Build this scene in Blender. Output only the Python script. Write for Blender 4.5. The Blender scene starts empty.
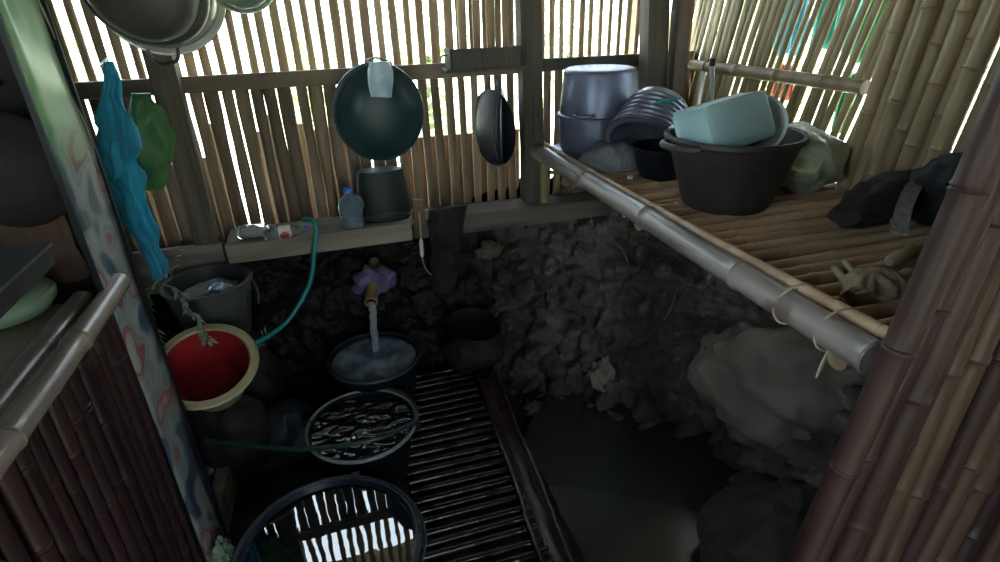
import bpy, math, random
from mathutils import Vector, Matrix, noise, Euler
random.seed(7)
PI = math.pi
V = Vector
sc = bpy.context.scene
COL = sc.collection

# ------------------------------------------------------------------ camera model
H = 1.6
F = 562.0
ROT = Matrix(((0.9563959, 0.1490076, -0.2512043),
              (-0.2911186, 0.4168453, -0.8610981),
              (-0.0235969, 0.8966810, 0.4420480)))

def at(px, py, x=None, y=None, z=None):
    """point of the room seen in the photograph at (px, py), on the plane x=, y= or z="""
    v = ROT @ V((px - 500, 281 - py, -F))
    if y is not None: t = y / v.y
    elif x is not None: t = x / v.x
    else: t = (z - H) / v.z
    return V((0, 0, H)) + v * t

cam = bpy.data.cameras.new('camera')
cam.lens = 36 * F / 1000
cam.sensor_width = 36
cam.clip_start = 0.02
co = bpy.data.objects.new('camera', cam)
COL.objects.link(co)
co.matrix_world = Matrix.Translation((0, 0, H)) @ ROT.to_4x4()
sc.camera = co

def nvec(p):
    p = V(p)
    return V((noise.noise(p), noise.noise(p + V((31.7, 5.2, 9.1))), noise.noise(p + V((7.3, 47.1, 2.8)))))

# ------------------------------------------------------------------ mesh helpers
class MB:
    def __init__(s):
        s.v = []; s.f = []; s.t = []
    def add(s, vs, fs, tone=0.5):
        o = len(s.v)
        s.v += [tuple(p) for p in vs]
        s.f += [tuple(i + o for i in f) for f in fs]
        s.t += [tone] * len(vs)
    def build(s, name, m, parent=None, smooth=True, sub=0, loc=None):
        me = bpy.data.meshes.new(name)
        vs = s.v
        if parent is not None:
            L = parent.location
            pl = V(L)
            q = parent.parent
            while q is not None:
                pl = pl + V(q.location); q = q.parent
            vs = [tuple(V(p) - pl) for p in vs]
        elif loc is not None:
            vs = [tuple(V(p) - V(loc)) for p in vs]
        me.from_pydata(vs, [], s.f)
        a = me.attributes.new('tone', 'FLOAT', 'POINT')
        a.data.foreach_set('value', s.t)
        me.polygons.foreach_set('use_smooth', [smooth] * len(me.polygons))
        me.update()
        if smooth:
            try: me.set_sharp_from_angle(angle=math.radians(45))
            except Exception: pass
        o = bpy.data.objects.new(name, me)
        COL.objects.link(o)
        me.materials.append(m)
        if parent is not None: o.parent = parent
        elif loc is not None: o.location = loc
        if sub:
            md = o.modifiers.new('s', 'SUBSURF'); md.levels = sub; md.render_levels = sub
        return o
    # shapes
    def box(s, c, d, rot=None, tone=0.5, bev=0.0):
        hx, hy, hz = d[0] / 2, d[1] / 2, d[2] / 2
        if bev <= 0:
            vs = [V((sx * hx, sy * hy, sz * hz)) for sz in (-1, 1) for sy in (-1, 1) for sx in (-1, 1)]
            fs = [(0, 2, 3, 1), (4, 5, 7, 6), (0, 1, 5, 4), (2, 6, 7, 3), (0, 4, 6, 2), (1, 3, 7, 5)]
        else:
            b = bev; vs = []; n = 4
            # rounded-rectangle outline extruded in z with inset caps
            def ring(ins, z):
                out = []
                for cx, cy, a0 in ((hx, hy, 0), (-hx, hy, 90), (-hx, -hy, 180), (hx, -hy, 270)):
                    sx = 1 if cx > 0 else -1; sy = 1 if cy > 0 else -1
                    for k in range(n):
                        a = math.radians(a0 + 90 * k / (n - 1))
                        out.append(V((cx - sx * b + (b - ins) * math.cos(a), cy - sy * b + (b - ins) * math.sin(a), z)))
                return out
            rs = [ring(b * .8, -hz), ring(b * .2, -hz + b * .3), ring(0, -hz + b), ring(0, hz - b), ring(b * .2, hz - b * .3), ring(b * .8, hz)]
            m = len(rs[0]); fs = []
            for r in rs: vs += r
            for i in range(len(rs) - 1):
                for j in range(m):
                    fs.append((i * m + j, i * m + (j + 1) % m, (i + 1) * m + (j + 1) % m, (i + 1) * m + j))
            fs.append(tuple(reversed(range(m)))); fs.append(tuple(range((len(rs) - 1) * m, len(rs) * m)))
        R = rot.to_matrix() if isinstance(rot, Euler) else (rot if rot is not None else Matrix.Identity(3))
        s.add([R @ p + V(c) for p in vs], fs, tone)
        return s
    def tube(s, pts, rad, n=10, caps=True, tone=0.5, flat=1.0):
        pts = [V(p) for p in pts]
        if not isinstance(rad, (list, tuple)): rad = [rad] * len(pts)
        vs = []; fs = []
        T = (pts[1] - pts[0]).normalized()
        ref = V((0, 0, 1)) if abs(T.z) < .9 else V((0, 1, 0))
        N = T.cross(ref).normalized()
        for i, p in enumerate(pts):
            if i == 0: T = pts[1] - pts[0]
            elif i == len(pts) - 1: T = pts[-1] - pts[-2]
            else: T = pts[i + 1] - pts[i - 1]
            T.normalize()
            N = (N - T * N.dot(T)).normalized()
            B = T.cross(N)
            for k in range(n):
                a = 2 * PI * k / n
                vs.append(p + N * math.cos(a) * rad[i] + B * math.sin(a) * rad[i] * flat)
        for i in range(len(pts) - 1):
            for k in range(n):
                fs.append((i * n + k, i * n + (k + 1) % n, (i + 1) * n + (k + 1) % n, (i + 1) * n + k))
        if caps:
            fs.append(tuple(reversed(range(n)))); fs.append(tuple(range((len(pts) - 1) * n, len(pts) * n)))
        s.add(vs, fs, tone)
        return s
    def lathe(s, prof, c=(0, 0, 0), rot=None, n=48, tone=0.5, wob=None, sx=1, sy=1):
        """prof: list of (r, z) rotated about z"""
        R = rot.to_matrix() if isinstance(rot, Euler) else (rot if rot is not None else Matrix.Identity(3))
        vs = []; fs = []; m = len(prof); idx = []
        for i, (r, z) in enumerate(prof):
            if r < 1e-5:
                idx.append([len(vs)] * n); vs.append(R @ V((0, 0, z)) + V(c))
            else:
                row = []
                for k in range(n):
                    a = 2 * PI * k / n
                    rr = r * (1 + (wob(a, z) if wob else 0))
                    row.append(len(vs)); vs.append(R @ V((rr * sx * math.cos(a), rr * sy * math.sin(a), z)) + V(c))
                idx.append(row)
        for i in range(m - 1):
            for k in range(n):
                q = [idx[i][k], idx[i][(k + 1) % n], idx[i + 1][(k + 1) % n], idx[i + 1][k]]
                u = []
                for e in q:
                    if e not in u: u.append(e)
                if len(u) > 2: fs.append(tuple(u))
        s.add(vs, fs, tone)
        return s
    def culm(s, p0, p1, r, seed=0, n=14, node=0.24, tone=0.5, bend=0.006, flat=1.0, step=0.05):
        p0 = V(p0); p1 = V(p1); L = (p1 - p0).length; D = (p1 - p0) / L
        rng = random.Random(seed)
        ref = V((0, 0, 1)) if abs(D.z) < .9 else V((1, 0, 0))
        A = D.cross(ref).normalized(); B = D.cross(A)
        ph = rng.random() * 6
        nodes = []; q = rng.random() * node
        while q < L:
            nodes.append(q); q += node * (.8 + .4 * rng.random())
        ts = set([0, L])
        q = 0
        while q < L: ts.add(q); q += step
        for nd in nodes:
            for e in (-.012, -.004, 0, .004, .012):
                if 0 < nd + e < L: ts.add(nd + e)
        ts = sorted(ts)
        pts = []; rad = []
        for t in ts:
            off = A * math.sin(t * 2.1 + ph) * bend + B * math.cos(t * 1.7 + ph) * bend
            rr = r
            for nd in nodes:
                d = abs(t - nd)
                if d < .011:
                    rr = r * (1.10 if d > .002 else .99)
                    break
            pts.append(p0 + D * t + off); rad.append(rr)
        return s.tube(pts, rad, n, tone=tone, flat=flat)
    def slat(s, p0, p1, w, th, nrm, seed=0, tone=0.5, seg=0.12, wob=.002):
        """split bamboo strip, convex towards nrm"""
        p0 = V(p0); p1 = V(p1); L = (p1 - p0).length; D = (p1 - p0) / L
        N = V(nrm); N = (N - D * N.dot(D)).normalized(); S = D.cross(N)
        rng = random.Random(seed); k = max(2, int(L / seg)); vs = []; fs = []
        cs = [(-.5, 0), (-.46, .45), (-.25, .85), (0, 1), (.25, .85), (.46, .45), (.5, 0), (0.3, -.15), (-.3, -.15)]
        m = len(cs)
        ph = rng.random() * 9
        nd = rng.randint(0, 3)
        for i in range(k + 1):
            t = L * i / k
            ww = w * (1 + .07 * math.sin(t * 7 + ph) + .05 * rng.uniform(-1, 1))
            so = wob * math.sin(t * 4 + ph) + rng.uniform(-1, 1) * wob * .4
            for a, b in cs:
                vs.append(p0 + D * t + S * (a * ww + so) + N * (b * th))
        for i in range(k):
            for j in range(m):
                fs.append((i * m + j, i * m + (j + 1) % m, (i + 1) * m + (j + 1) % m, (i + 1) * m + j))
        fs.append(tuple(reversed(range(m)))); fs.append(tuple(range(k * m, (k + 1) * m)))
        s.add(vs, fs, tone)
        return s
    def bunch(s, rows, n=48, k=9, amp=.22, seed=0, tone=0.5, side=(1, 0, 0), front=(0, -1, 0), crease=.03):
        """bunched cloth: rows of (centre, half width, half depth)"""
        S = V(side).normalized(); Fv = V(front).normalized()
        vs = []; fs = []; m = len(rows)
        for i, (c, w, d) in enumerate(rows):
            c = V(c)
            for j in range(n):
                a = 2 * PI * j / n
                ph = seed + i * .13
                mod = 1 + amp * math.sin(k * a + ph + 1.3 * math.sin(i * .3 + seed)) * (.6 + .4 * math.sin(3 * a + seed + i * .2))
                p = c + S * (w * math.cos(a) * mod) + Fv * (d * math.sin(a) * mod)
                p += V(nvec(p * 14 + V((seed, 0, 0)))) * crease * min(1, w / .05) * .6
                vs.append(p)
        for i in range(m - 1):
            for j in range(n):
                fs.append((i * n + j, i * n + (j + 1) % n, (i + 1) * n + (j + 1) % n, (i + 1) * n + j))
        fs.append(tuple(reversed(range(n)))); fs.append(tuple(range((m - 1) * n, m * n)))
        s.add(vs, fs, tone)
        return s
    def blob(s, c, rad, seed=0, amp=.12, freq=3.0, n=40, rot=None, tone=.5, floor=None, oct=4):
        R = rot.to_matrix() if rot is not None else Matrix.Identity(3)
        vs = []; fs = []; rows = n // 2
        sd = V((seed * 3.1, seed * 1.7, seed))
        for i in range(rows + 1):
            th = PI * i / rows
            for j in range(n):
                a = 2 * PI * j / n
                u = V((math.sin(th) * math.cos(a), math.sin(th) * math.sin(a), math.cos(th)))
                f = 1 + amp * noise.fractal(u * freq * .5 + sd, 0.9, 2.1, oct) * 1.6
                p = R @ V((u.x * rad[0] * f, u.y * rad[1] * f, u.z * rad[2] * f)) + V(c)
                if floor is not None and p.z < floor: p.z = floor
                vs.append(p)
        for i in range(rows):
            for j in range(n):
                fs.append((i * n + j, (i + 1) * n + j, (i + 1) * n + (j + 1) % n, i * n + (j + 1) % n))
        s.add(vs, fs, tone)
        return s

def tag(o, label, cat, group=None, kind=None):
    o['label'] = label; o['category'] = cat
    if group: o['group'] = group
    if kind: o['kind'] = kind
    return o
def structure(o, label=None, cat=None):
    o['kind'] = 'structure'
    if label: o['label'] = label
    if cat: o['category'] = cat
    return o
def thing(name, label, cat, loc, group=None):
    o = bpy.data.objects.new(name, None); COL.objects.link(o)
    o.location = loc; o.empty_display_size = .05
    return tag(o, label, cat, group)
def basis(zdir, xdir=(1, 0, 0)):
    z = V(zdir).normalized(); x = V(xdir); x = (x - z * x.dot(z)).normalized(); y = z.cross(x)
    return Matrix((x, y, z)).transposed()
def bez(p, n=24):
    """catmull-rom through points"""
    p = [V(q) for q in p]; out = []
    q = [p[0] * 2 - p[1]] + p + [p[-1] * 2 - p[-2]]
    for i in range(1, len(q) - 2):
        for k in range(n):
            t = k / n
            a, b, c, d = q[i - 1], q[i], q[i + 1], q[i + 2]
            out.append(.5 * ((2 * b) + (-a + c) * t + (2 * a - 5 * b + 4 * c - d) * t * t + (-a + 3 * b - 3 * c + d) * t ** 3))
    out.append(p[-1])
    return out

# ------------------------------------------------------------------ materials
def mat(name, col, rough=.6, col2=None, scale=8, stretch=(1, 1, 1), detail=4, bump=0.0, bscale=None, metal=0, spec=.5,
        trans=0, alpha=1, rnd=0.0, tone=0.0, spots=None, ior=1.45, coat=0, contrast=(.35, .65), rough2=None, sheen=0, bstretch=None, emit=None):
    m = bpy.data.materials.new(name); m.use_nodes = True
    nt = m.node_tree; N = nt.nodes; L = nt.links
    b = N['Principled BSDF']
    b.inputs['Roughness'].default_value = rough
    b.inputs['Metallic'].default_value = metal
    b.inputs['Specular IOR Level'].default_value = spec
    b.inputs['IOR'].default_value = ior
    b.inputs['Transmission Weight'].default_value = trans
    b.inputs['Alpha'].default_value = alpha
    b.inputs['Coat Weight'].default_value = coat
    if sheen: b.inputs['Sheen Weight'].default_value = sheen
    tc = N.new('ShaderNodeTexCoord')
    mp = N.new('ShaderNodeMapping'); mp.inputs['Scale'].default_value = stretch
    L.new(tc.outputs['Object'], mp.inputs['Vector'])
    nz = N.new('ShaderNodeTexNoise'); nz.inputs['Scale'].default_value = scale; nz.inputs['Detail'].default_value = detail
    L.new(mp.outputs['Vector'], nz.inputs['Vector'])
    cr = N.new('ShaderNodeValToRGB')
    cr.color_ramp.elements[0].position = contrast[0]; cr.color_ramp.elements[1].position = contrast[1]
    c2 = col2 or col
    cr.color_ramp.elements[0].color = (*col, 1); cr.color_ramp.elements[1].color = (*c2, 1)
    L.new(nz.outputs['Fac'], cr.inputs['Fac'])
    out = cr.outputs['Color']
    if spots:
        sp = N.new('ShaderNodeTexNoise'); sp.inputs['Scale'].default_value = spots[1]; sp.inputs['Detail'].default_value = 3
        L.new(tc.outputs['Object'], sp.inputs['Vector'])
        r2 = N.new('ShaderNodeValToRGB'); r2.color_ramp.elements[0].position = spots[2]; r2.color_ramp.elements[1].position = spots[2] + .06
        L.new(sp.outputs['Fac'], r2.inputs['Fac'])
        mx = N.new('ShaderNodeMix'); mx.data_type = 'RGBA'
        L.new(r2.outputs['Color'], mx.inputs['Factor']); L.new(out, mx.inputs['A']); mx.inputs['B'].default_value = (*spots[0], 1)
        out = mx.outputs['Result']
    if rnd or tone:
        hv = N.new('ShaderNodeHueSaturation')
        ad = N.new('ShaderNodeMath'); ad.operation = 'MULTIPLY_ADD'
        if tone:
            at_ = N.new('ShaderNodeAttribute'); at_.attribute_name = 'tone'
            L.new(at_.outputs['Fac'], ad.inputs[0]); ad.inputs[1].default_value = 2 * tone; ad.inputs[2].default_value = 1 - tone
        else:
            oi = N.new('ShaderNodeObjectInfo')
            L.new(oi.outputs['Random'], ad.inputs[0]); ad.inputs[1].default_value = 2 * rnd; ad.inputs[2].default_value = 1 - rnd
        L.new(ad.outputs[0], hv.inputs['Value']); L.new(out, hv.inputs['Color'])
        out = hv.outputs['Color']
    L.new(out, b.inputs['Base Color'])
    if rough2 is not None:
        mr = N.new('ShaderNodeMapRange'); L.new(nz.outputs['Fac'], mr.inputs['Value'])
        mr.inputs['From Min'].default_value = .3; mr.inputs['From Max'].default_value = .7
        mr.inputs['To Min'].default_value = rough; mr.inputs['To Max'].default_value = rough2
        L.new(mr.outputs['Result'], b.inputs['Roughness'])
    if bump:
        bn = N.new('ShaderNodeTexNoise'); bn.inputs['Scale'].default_value = bscale or scale * 3; bn.inputs['Detail'].default_value = 6
        mp2 = N.new('ShaderNodeMapping'); mp2.inputs['Scale'].default_value = bstretch or stretch
        L.new(tc.outputs['Object'], mp2.inputs['Vector']); L.new(mp2.outputs['Vector'], bn.inputs['Vector'])
        bu = N.new('ShaderNodeBump'); bu.inputs['Strength'].default_value = min(1, bump); bu.inputs['Distance'].default_value = .01 * max(1, bump)
        L.new(bn.outputs['Fac'], bu.inputs['Height']); L.new(bu.outputs['Normal'], b.inputs['Normal'])
    return m

SV = (3, 3, .25)  # grain along z
M = {}
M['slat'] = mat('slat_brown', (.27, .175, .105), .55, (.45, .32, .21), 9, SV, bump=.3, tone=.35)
M['slat_yellow'] = mat('slat_yellow', (.21, .16, .075), .5, (.33, .26, .135), 9, SV, bump=.3, tone=.3)
M['culm_tan'] = mat('culm_tan', (.19, .138, .072), .45, (.29, .215, .12), 6, SV, bump=.2, rnd=.2)
M['culm_red'] = mat('culm_red_brown', (.027, .013, .011), .52, (.050, .025, .021), 6, SV, bump=.25, rnd=.2, spec=.35)
M['culm_brown'] = mat('culm_brown', (.040, .021, .013), .5, (.072, .039, .022), 6, SV, bump=.25, rnd=.1)
M['culm_dark'] = mat('culm_dark', (.018, .007, .008), .45, (.038, .016, .018), 7, SV, bump=.2, rnd=.25, spec=.35)
M['rail_wood'] = mat('rail_wood', (.16, .11, .075), .55, (.26, .19, .13), 5, (.3, 3, 3), bump=.4)
M['post_wood'] = mat('post_wood', (.085, .065, .048), .7, (.16, .125, .095), 5, SV, bump=.6)
M['post_dark'] = mat('post_dark', (.05, .045, .035), .75, (.09, .08, .06), 5, SV, bump=.6)
M['beam_pale'] = mat('beam_pale', (.20, .17, .14), .7, (.32, .28, .23), 6, (.3, 3, 3), bump=.5)
M['beam_dark'] = mat('beam_dark', (.06, .05, .042), .7, (.12, .10, .085), 5, (.3, 3, 3), bump=.6)
M['shelf_slat'] = mat('shelf_slat', (.34, .22, .13), .5, (.52, .37, .23), 6, (.3, 3, 3), bump=.08, rnd=.2)
M['shelf_rail'] = mat('shelf_rail', (.15, .132, .12), .28, (.27, .24, .215), 7, (3, .3, 3), bump=.2, spots=((.13, .1, .08), 7, .6))
M['rail_shine'] = mat('counter_rail', (.17, .14, .12), .22, (.30, .25, .21), 7, (3, .3, 3), bump=.2)
M['counter_top'] = mat('counter_top', (.36, .31, .24), .45, (.48, .42, .34), 4, (3, .4, 3), bump=.2)
M['grate'] = mat('wet_bamboo', (.004, .004, .004), .10, (.012, .011, .010), 9, (.4, 3, 3), bump=.35, bscale=16, bstretch=(1, 1, 1), rnd=.2, rough2=.35)
M['gutter'] = mat('wet_gutter', (.03, .02, .017), .14, (.07, .05, .042), 8, (3, .4, 3), bump=.5, rough2=.4)
M['dirt'] = mat('dark_soil', (.074, .062, .058), .85, (.165, .142, .132), 5, detail=9, bump=1.6, bscale=28, bstretch=(1, 1, 1), spec=.25)
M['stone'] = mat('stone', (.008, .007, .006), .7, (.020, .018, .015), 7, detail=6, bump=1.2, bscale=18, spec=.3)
M['boulder'] = mat('boulder', (.17, .162, .135), .85, (.27, .258, .215), 2.5, detail=8, bump=.8, bscale=14, spec=.3, spots=((.10, .09, .07), 4, .62))
M['mudrock'] = mat('mudrock', (.042, .038, .034), .75, (.080, .072, .064), 4, detail=8, bump=1.6, bscale=16, spec=.3)
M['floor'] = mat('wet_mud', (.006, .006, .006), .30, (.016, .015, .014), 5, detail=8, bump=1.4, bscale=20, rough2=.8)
M['alum'] = mat('aluminium', (.34, .35, .32), .36, (.46, .47, .43), 5, metal=.8, bump=.1, bscale=20)
M['alum_blue'] = mat('bluish_aluminium', (.15, .17, .25), .40, (.21, .24, .33), 5, metal=.5, bump=.1, bscale=20)
M['alum_dark'] = mat('sooty_metal', (.09, .09, .085), .5, (.17, .165, .155), 4, metal=.5, bump=.2)
M['pl_black'] = mat('black_plastic', (.003, .004, .007), .5, (.006, .008, .012), 6, spec=.25)
M['pl_navy'] = mat('navy_plastic', (.006, .012, .028), .35, (.012, .020, .040), 6)
M['rim_pale'] = mat('pale_rim', (.20, .22, .23), .3, (.28, .30, .31), 6)
M['pl_rim'] = mat('dull_rim_plastic', (.025, .03, .038), .35, (.04, .045, .055), 6)
M['pl_grey'] = mat('grey_plastic', (.05, .057, .053), .45, (.08, .088, .08), 5, bump=.1)
M['pl_tub'] = mat('dark_rubber', (.022, .020, .019), .55, (.038, .034, .032), 4, bump=.4, bscale=22)
M['pl_green'] = mat('dark_green_plastic', (.008, .030, .032), .42, (.014, .042, .043), 4)
M['pl_green2'] = mat('darker_green_plastic', (.004, .010, .009), .55, (.006, .015, .012), 4)
M['pl_teal'] = mat('teal_plastic', (.01, .33, .27), .4)
M['cream'] = mat('cream_plastic', (.36, .31, .18), .35, (.46, .40, .26), 6)
M['red'] = mat('red_plastic', (.24, .014, .017), .35, (.33, .022, .026), 4)
M['pale_blue'] = mat('pale_blue_plastic', (.36, .60, .64), .25, (.48, .72, .74), 4, trans=.3)
M['white_pl'] = mat('white_plastic', (.55, .60, .58), .3, (.68, .72, .70), 5)
M['jug'] = mat('blue_clear_plastic', (.45, .66, .82), .12, trans=.75, ior=1.3)
M['clear'] = mat('clear_plastic', (.85, .9, .92), .08, trans=.85, ior=1.25)
M['blue'] = mat('blue_cap', (.03, .16, .55), .35)
M['label_red'] = mat('label_red', (.5, .05, .07), .4, (.75, .7, .7), 22, contrast=(.48, .52))
M['foil'] = mat('blue_foil', (.15, .45, .75), .15, (.8, .85, .9), 40, metal=.6, bump=1, bscale=50)
M['hose'] = mat('teal_hose', (.015, .24, .24), .3)
M['hose_dark'] = mat('dark_green_hose', (.012, .045, .038), .3)
M['cloth_teal'] = mat('teal_cloth', (.004, .22, .36), .6, (.015, .38, .60), 9, (2, 2, .4), bump=.8, bscale=30, sheen=.3)
M['cloth_green'] = mat('green_bag', (.035, .11, .03), .55, (.06, .17, .05), 6, bump=.5)
M['cloth_purple'] = mat('purple_rag', (.10, .08, .19), .9, (.19, .16, .31), 9, bump=1, bscale=40)
M['cloth_black'] = mat('black_cloth', (.004, .004, .0055), .8, (.009, .009, .012), 5, bump=.6)
M['cloth_grey'] = mat('grey_sack', (.13, .14, .15), .75, (.20, .21, .215), 7, bump=1, bscale=30)
M['cloth_tan'] = mat('tan_rag', (.19, .15, .09), .85, (.30, .24, .15), 9, bump=1, bscale=35)
M['cloth_brown'] = mat('brown_cloth', (.08, .05, .035), .85, (.13, .08, .055), 6, bump=.6)
M['bag_clear'] = mat('milky_bag', (.24, .28, .20), .3, (.33, .35, .26), 8, trans=.3, bump=1.5, bscale=24)
M['soot'] = mat('soot', (.008, .007, .006), .85, (.018, .015, .013), 5, bump=.8)
M['iron'] = mat('grey_iron', (.10, .105, .115), .35, (.15, .155, .165), 5, metal=.6)
M['greenware'] = mat('celadon_plastic', (.25, .36, .24), .25, (.33, .45, .30), 5)
M['roof'] = mat('roof_thatch', (.05, .04, .03), .9, (.09, .07, .05), 8, bump=1)
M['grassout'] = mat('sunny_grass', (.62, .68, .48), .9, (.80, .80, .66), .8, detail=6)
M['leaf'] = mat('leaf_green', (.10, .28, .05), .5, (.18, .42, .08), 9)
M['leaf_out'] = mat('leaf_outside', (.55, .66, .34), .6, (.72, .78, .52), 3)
M['leaf_grey'] = mat('leaf_greyish', (.18, .26, .20), .5, (.28, .36, .28), 9)
M['stem'] = mat('stem', (.16, .17, .09), .6)
M['tarp_teal'] = mat('teal_tarp', (.004, .16, .16), .6, (.008, .22, .21), 3)
M['tarp_blue'] = mat('cyan_cloth', (.008, .17, .27), .6)
M['tarp_green'] = mat('green_tarp', (.006, .15, .07), .6)
M['tarp_red'] = mat('red_cloth', (.28, .04, .025), .7)
M['tarp_white'] = mat('white_cloth', (.8, .8, .72), .7)
M['board_brown'] = mat('brown_board', (.13, .075, .04), .8, (.20, .13, .075), 4, bump=.4)
M['string'] = mat('string', (.38, .34, .24), .7)
M['wax'] = mat('white_wax', (.75, .72, .66), .5)
M['twig'] = mat('twig', (.24, .20, .14), .7, (.3, .26, .19), 20)

def water(name, col, strength, scale, dist=.01, rough=.015, foam=None, stretch=(1, 1, 1), det=2.5):
    m = bpy.data.materials.new(name); m.use_nodes = True
    N = m.node_tree.nodes; L = m.node_tree.links; b = N['Principled BSDF']
    b.inputs['Base Color'].default_value = (*col, 1); b.inputs['Roughness'].default_value = rough; b.inputs['IOR'].default_value = 1.5
    b.inputs['Specular IOR Level'].default_value = 1.0
    tc = N.new('ShaderNodeTexCoord'); mp = N.new('ShaderNodeMapping'); mp.inputs['Scale'].default_value = stretch
    nz = N.new('ShaderNodeTexNoise'); nz.inputs['Scale'].default_value = scale; nz.inputs['Detail'].default_value = det
    L.new(tc.outputs['Object'], mp.inputs['Vector']); L.new(mp.outputs['Vector'], nz.inputs['Vector'])
    bu = N.new('ShaderNodeBump'); bu.inputs['Strength'].default_value = strength; bu.inputs['Distance'].default_value = dist
    L.new(nz.outputs['Fac'], bu.inputs['Height']); L.new(bu.outputs['Normal'], b.inputs['Normal'])
    if foam:
        n2 = N.new('ShaderNodeTexNoise'); n2.inputs['Scale'].default_value = foam[1]; n2.inputs['Detail'].default_value = 5
        L.new(tc.outputs['Object'], n2.inputs['Vector'])
        cr = N.new('ShaderNodeValToRGB'); cr.color_ramp.elements[0].position = foam[2]; cr.color_ramp.elements[1].position = foam[2] + .2
        cr.color_ramp.elements[0].color = (*col, 1); cr.color_ramp.elements[1].color = (*foam[0], 1)
        L.new(n2.outputs['Fac'], cr.inputs['Fac']); L.new(cr.outputs['Color'], b.inputs['Base Color'])
    return m
M['w_foam'] = water('foaming_water', (.10, .16, .22), .9, 20, .012, .12, ((.34, .46, .56), 8, .42))
M['w_ripple'] = water('rippling_water', (.001, .006, .014), 1.0, 11, .035, stretch=(1, 1.7, 1), det=1.0)
M['w_ripple'].node_tree.nodes['Principled BSDF'].inputs['IOR'].default_value = 1.7
M['w_still'] = water('still_water', (.001, .003, .008), .12, 6, .004)
M['w_pool'] = water('pool_water', (.030, .034, .036), .10, 6, .004, .22)
M['w_stream'] = mat('stream_water', (.75, .85, .95), .1, (.95, .98, 1), 30, (3, 3, .3), trans=.65, ior=1.33)

# printed vinyl sheet
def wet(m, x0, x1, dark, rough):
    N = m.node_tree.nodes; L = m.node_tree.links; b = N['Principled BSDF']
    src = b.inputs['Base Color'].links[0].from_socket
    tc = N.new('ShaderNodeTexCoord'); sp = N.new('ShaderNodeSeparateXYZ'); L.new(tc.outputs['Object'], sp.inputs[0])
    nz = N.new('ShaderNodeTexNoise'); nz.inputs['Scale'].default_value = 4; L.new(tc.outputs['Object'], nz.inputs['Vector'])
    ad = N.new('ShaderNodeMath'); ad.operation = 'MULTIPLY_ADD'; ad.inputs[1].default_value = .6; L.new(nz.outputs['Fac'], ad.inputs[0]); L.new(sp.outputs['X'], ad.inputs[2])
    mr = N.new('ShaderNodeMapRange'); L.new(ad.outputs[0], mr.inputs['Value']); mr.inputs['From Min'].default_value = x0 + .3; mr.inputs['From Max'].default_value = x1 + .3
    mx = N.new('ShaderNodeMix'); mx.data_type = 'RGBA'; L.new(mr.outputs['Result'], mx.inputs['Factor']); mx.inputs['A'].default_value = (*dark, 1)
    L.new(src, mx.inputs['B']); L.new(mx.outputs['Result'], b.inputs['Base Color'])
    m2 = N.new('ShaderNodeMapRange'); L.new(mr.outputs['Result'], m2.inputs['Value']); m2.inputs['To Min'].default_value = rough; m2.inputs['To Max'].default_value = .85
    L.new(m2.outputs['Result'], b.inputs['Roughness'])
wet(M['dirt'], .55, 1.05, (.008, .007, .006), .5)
def vinyl():
    m = bpy.data.materials.new('printed_vinyl'); m.use_nodes = True
    N = m.node_tree.nodes; L = m.node_tree.links; b = N['Principled BSDF']; b.inputs['Roughness'].default_value = .28
    tc = N.new('ShaderNodeTexCoord')
    wv = N.new('ShaderNodeTexNoise'); wv.inputs['Scale'].default_value = 6.5; wv.inputs['Detail'].default_value = 1
    L.new(tc.outputs['Object'], wv.inputs['Vector'])
    cr = N.new('ShaderNodeValToRGB'); cr.color_ramp.interpolation = 'EASE'
    E = cr.color_ramp.elements
    E[0].position = .0; E[0].color = (.05, .07, .09, 1); E[1].position = 1; E[1].color = (.50, .50, .46, 1)
    for p, c in ((.40, (.06, .09, .12, 1)), (.43, (.20, .24, .23, 1)), (.50, (.27, .30, .28, 1)), (.535, (.16, .20, .22, 1)), (.57, (.25, .27, .26, 1)), (.60, (.22, .07, .08, 1)), (.64, (.28, .10, .10, 1)), (.66, (.30, .30, .28, 1))):
        e = E.new(p); e.color = c
    L.new(wv.outputs['Fac'], cr.inputs['Fac'])
    # greener print towards the top
    sp = N.new('ShaderNodeSeparateXYZ'); L.new(tc.outputs['Object'], sp.inputs[0])
    mr = N.new('ShaderNodeMapRange'); L.new(sp.outputs['Z'], mr.inputs['Value'])
    mr.inputs['From Min'].default_value = 1.25; mr.inputs['From Max'].default_value = 1.42
    n3 = N.new('ShaderNodeTexNoise'); n3.inputs['Scale'].default_value = 6; L.new(tc.outputs['Object'], n3.inputs['Vector'])
    c3 = N.new('ShaderNodeValToRGB'); c3.color_ramp.elements[0].position = .42; c3.color_ramp.elements[1].position = .58
    c3.color_ramp.elements[0].color = (.16, .34, .15, 1); c3.color_ramp.elements[1].color = (.34, .50, .32, 1)
    L.new(n3.outputs['Fac'], c3.inputs['Fac'])
    mx = N.new('ShaderNodeMix'); mx.data_type = 'RGBA'; L.new(mr.outputs['Result'], mx.inputs['Factor'])
    L.new(cr.outputs['Color'], mx.inputs['A']); L.new(c3.outputs['Color'], mx.inputs['B'])
    L.new(mx.outputs['Result'], b.inputs['Base Color'])
    return m
M['vinyl'] = vinyl()

# ------------------------------------------------------------------ the setting
YB = 2.70      # slatted wall at the back
XR = 1.86      # slatted wall on the right
XL = -1.35
YN = -1.3      # wall behind the camera
ZR = 2.25

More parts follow.
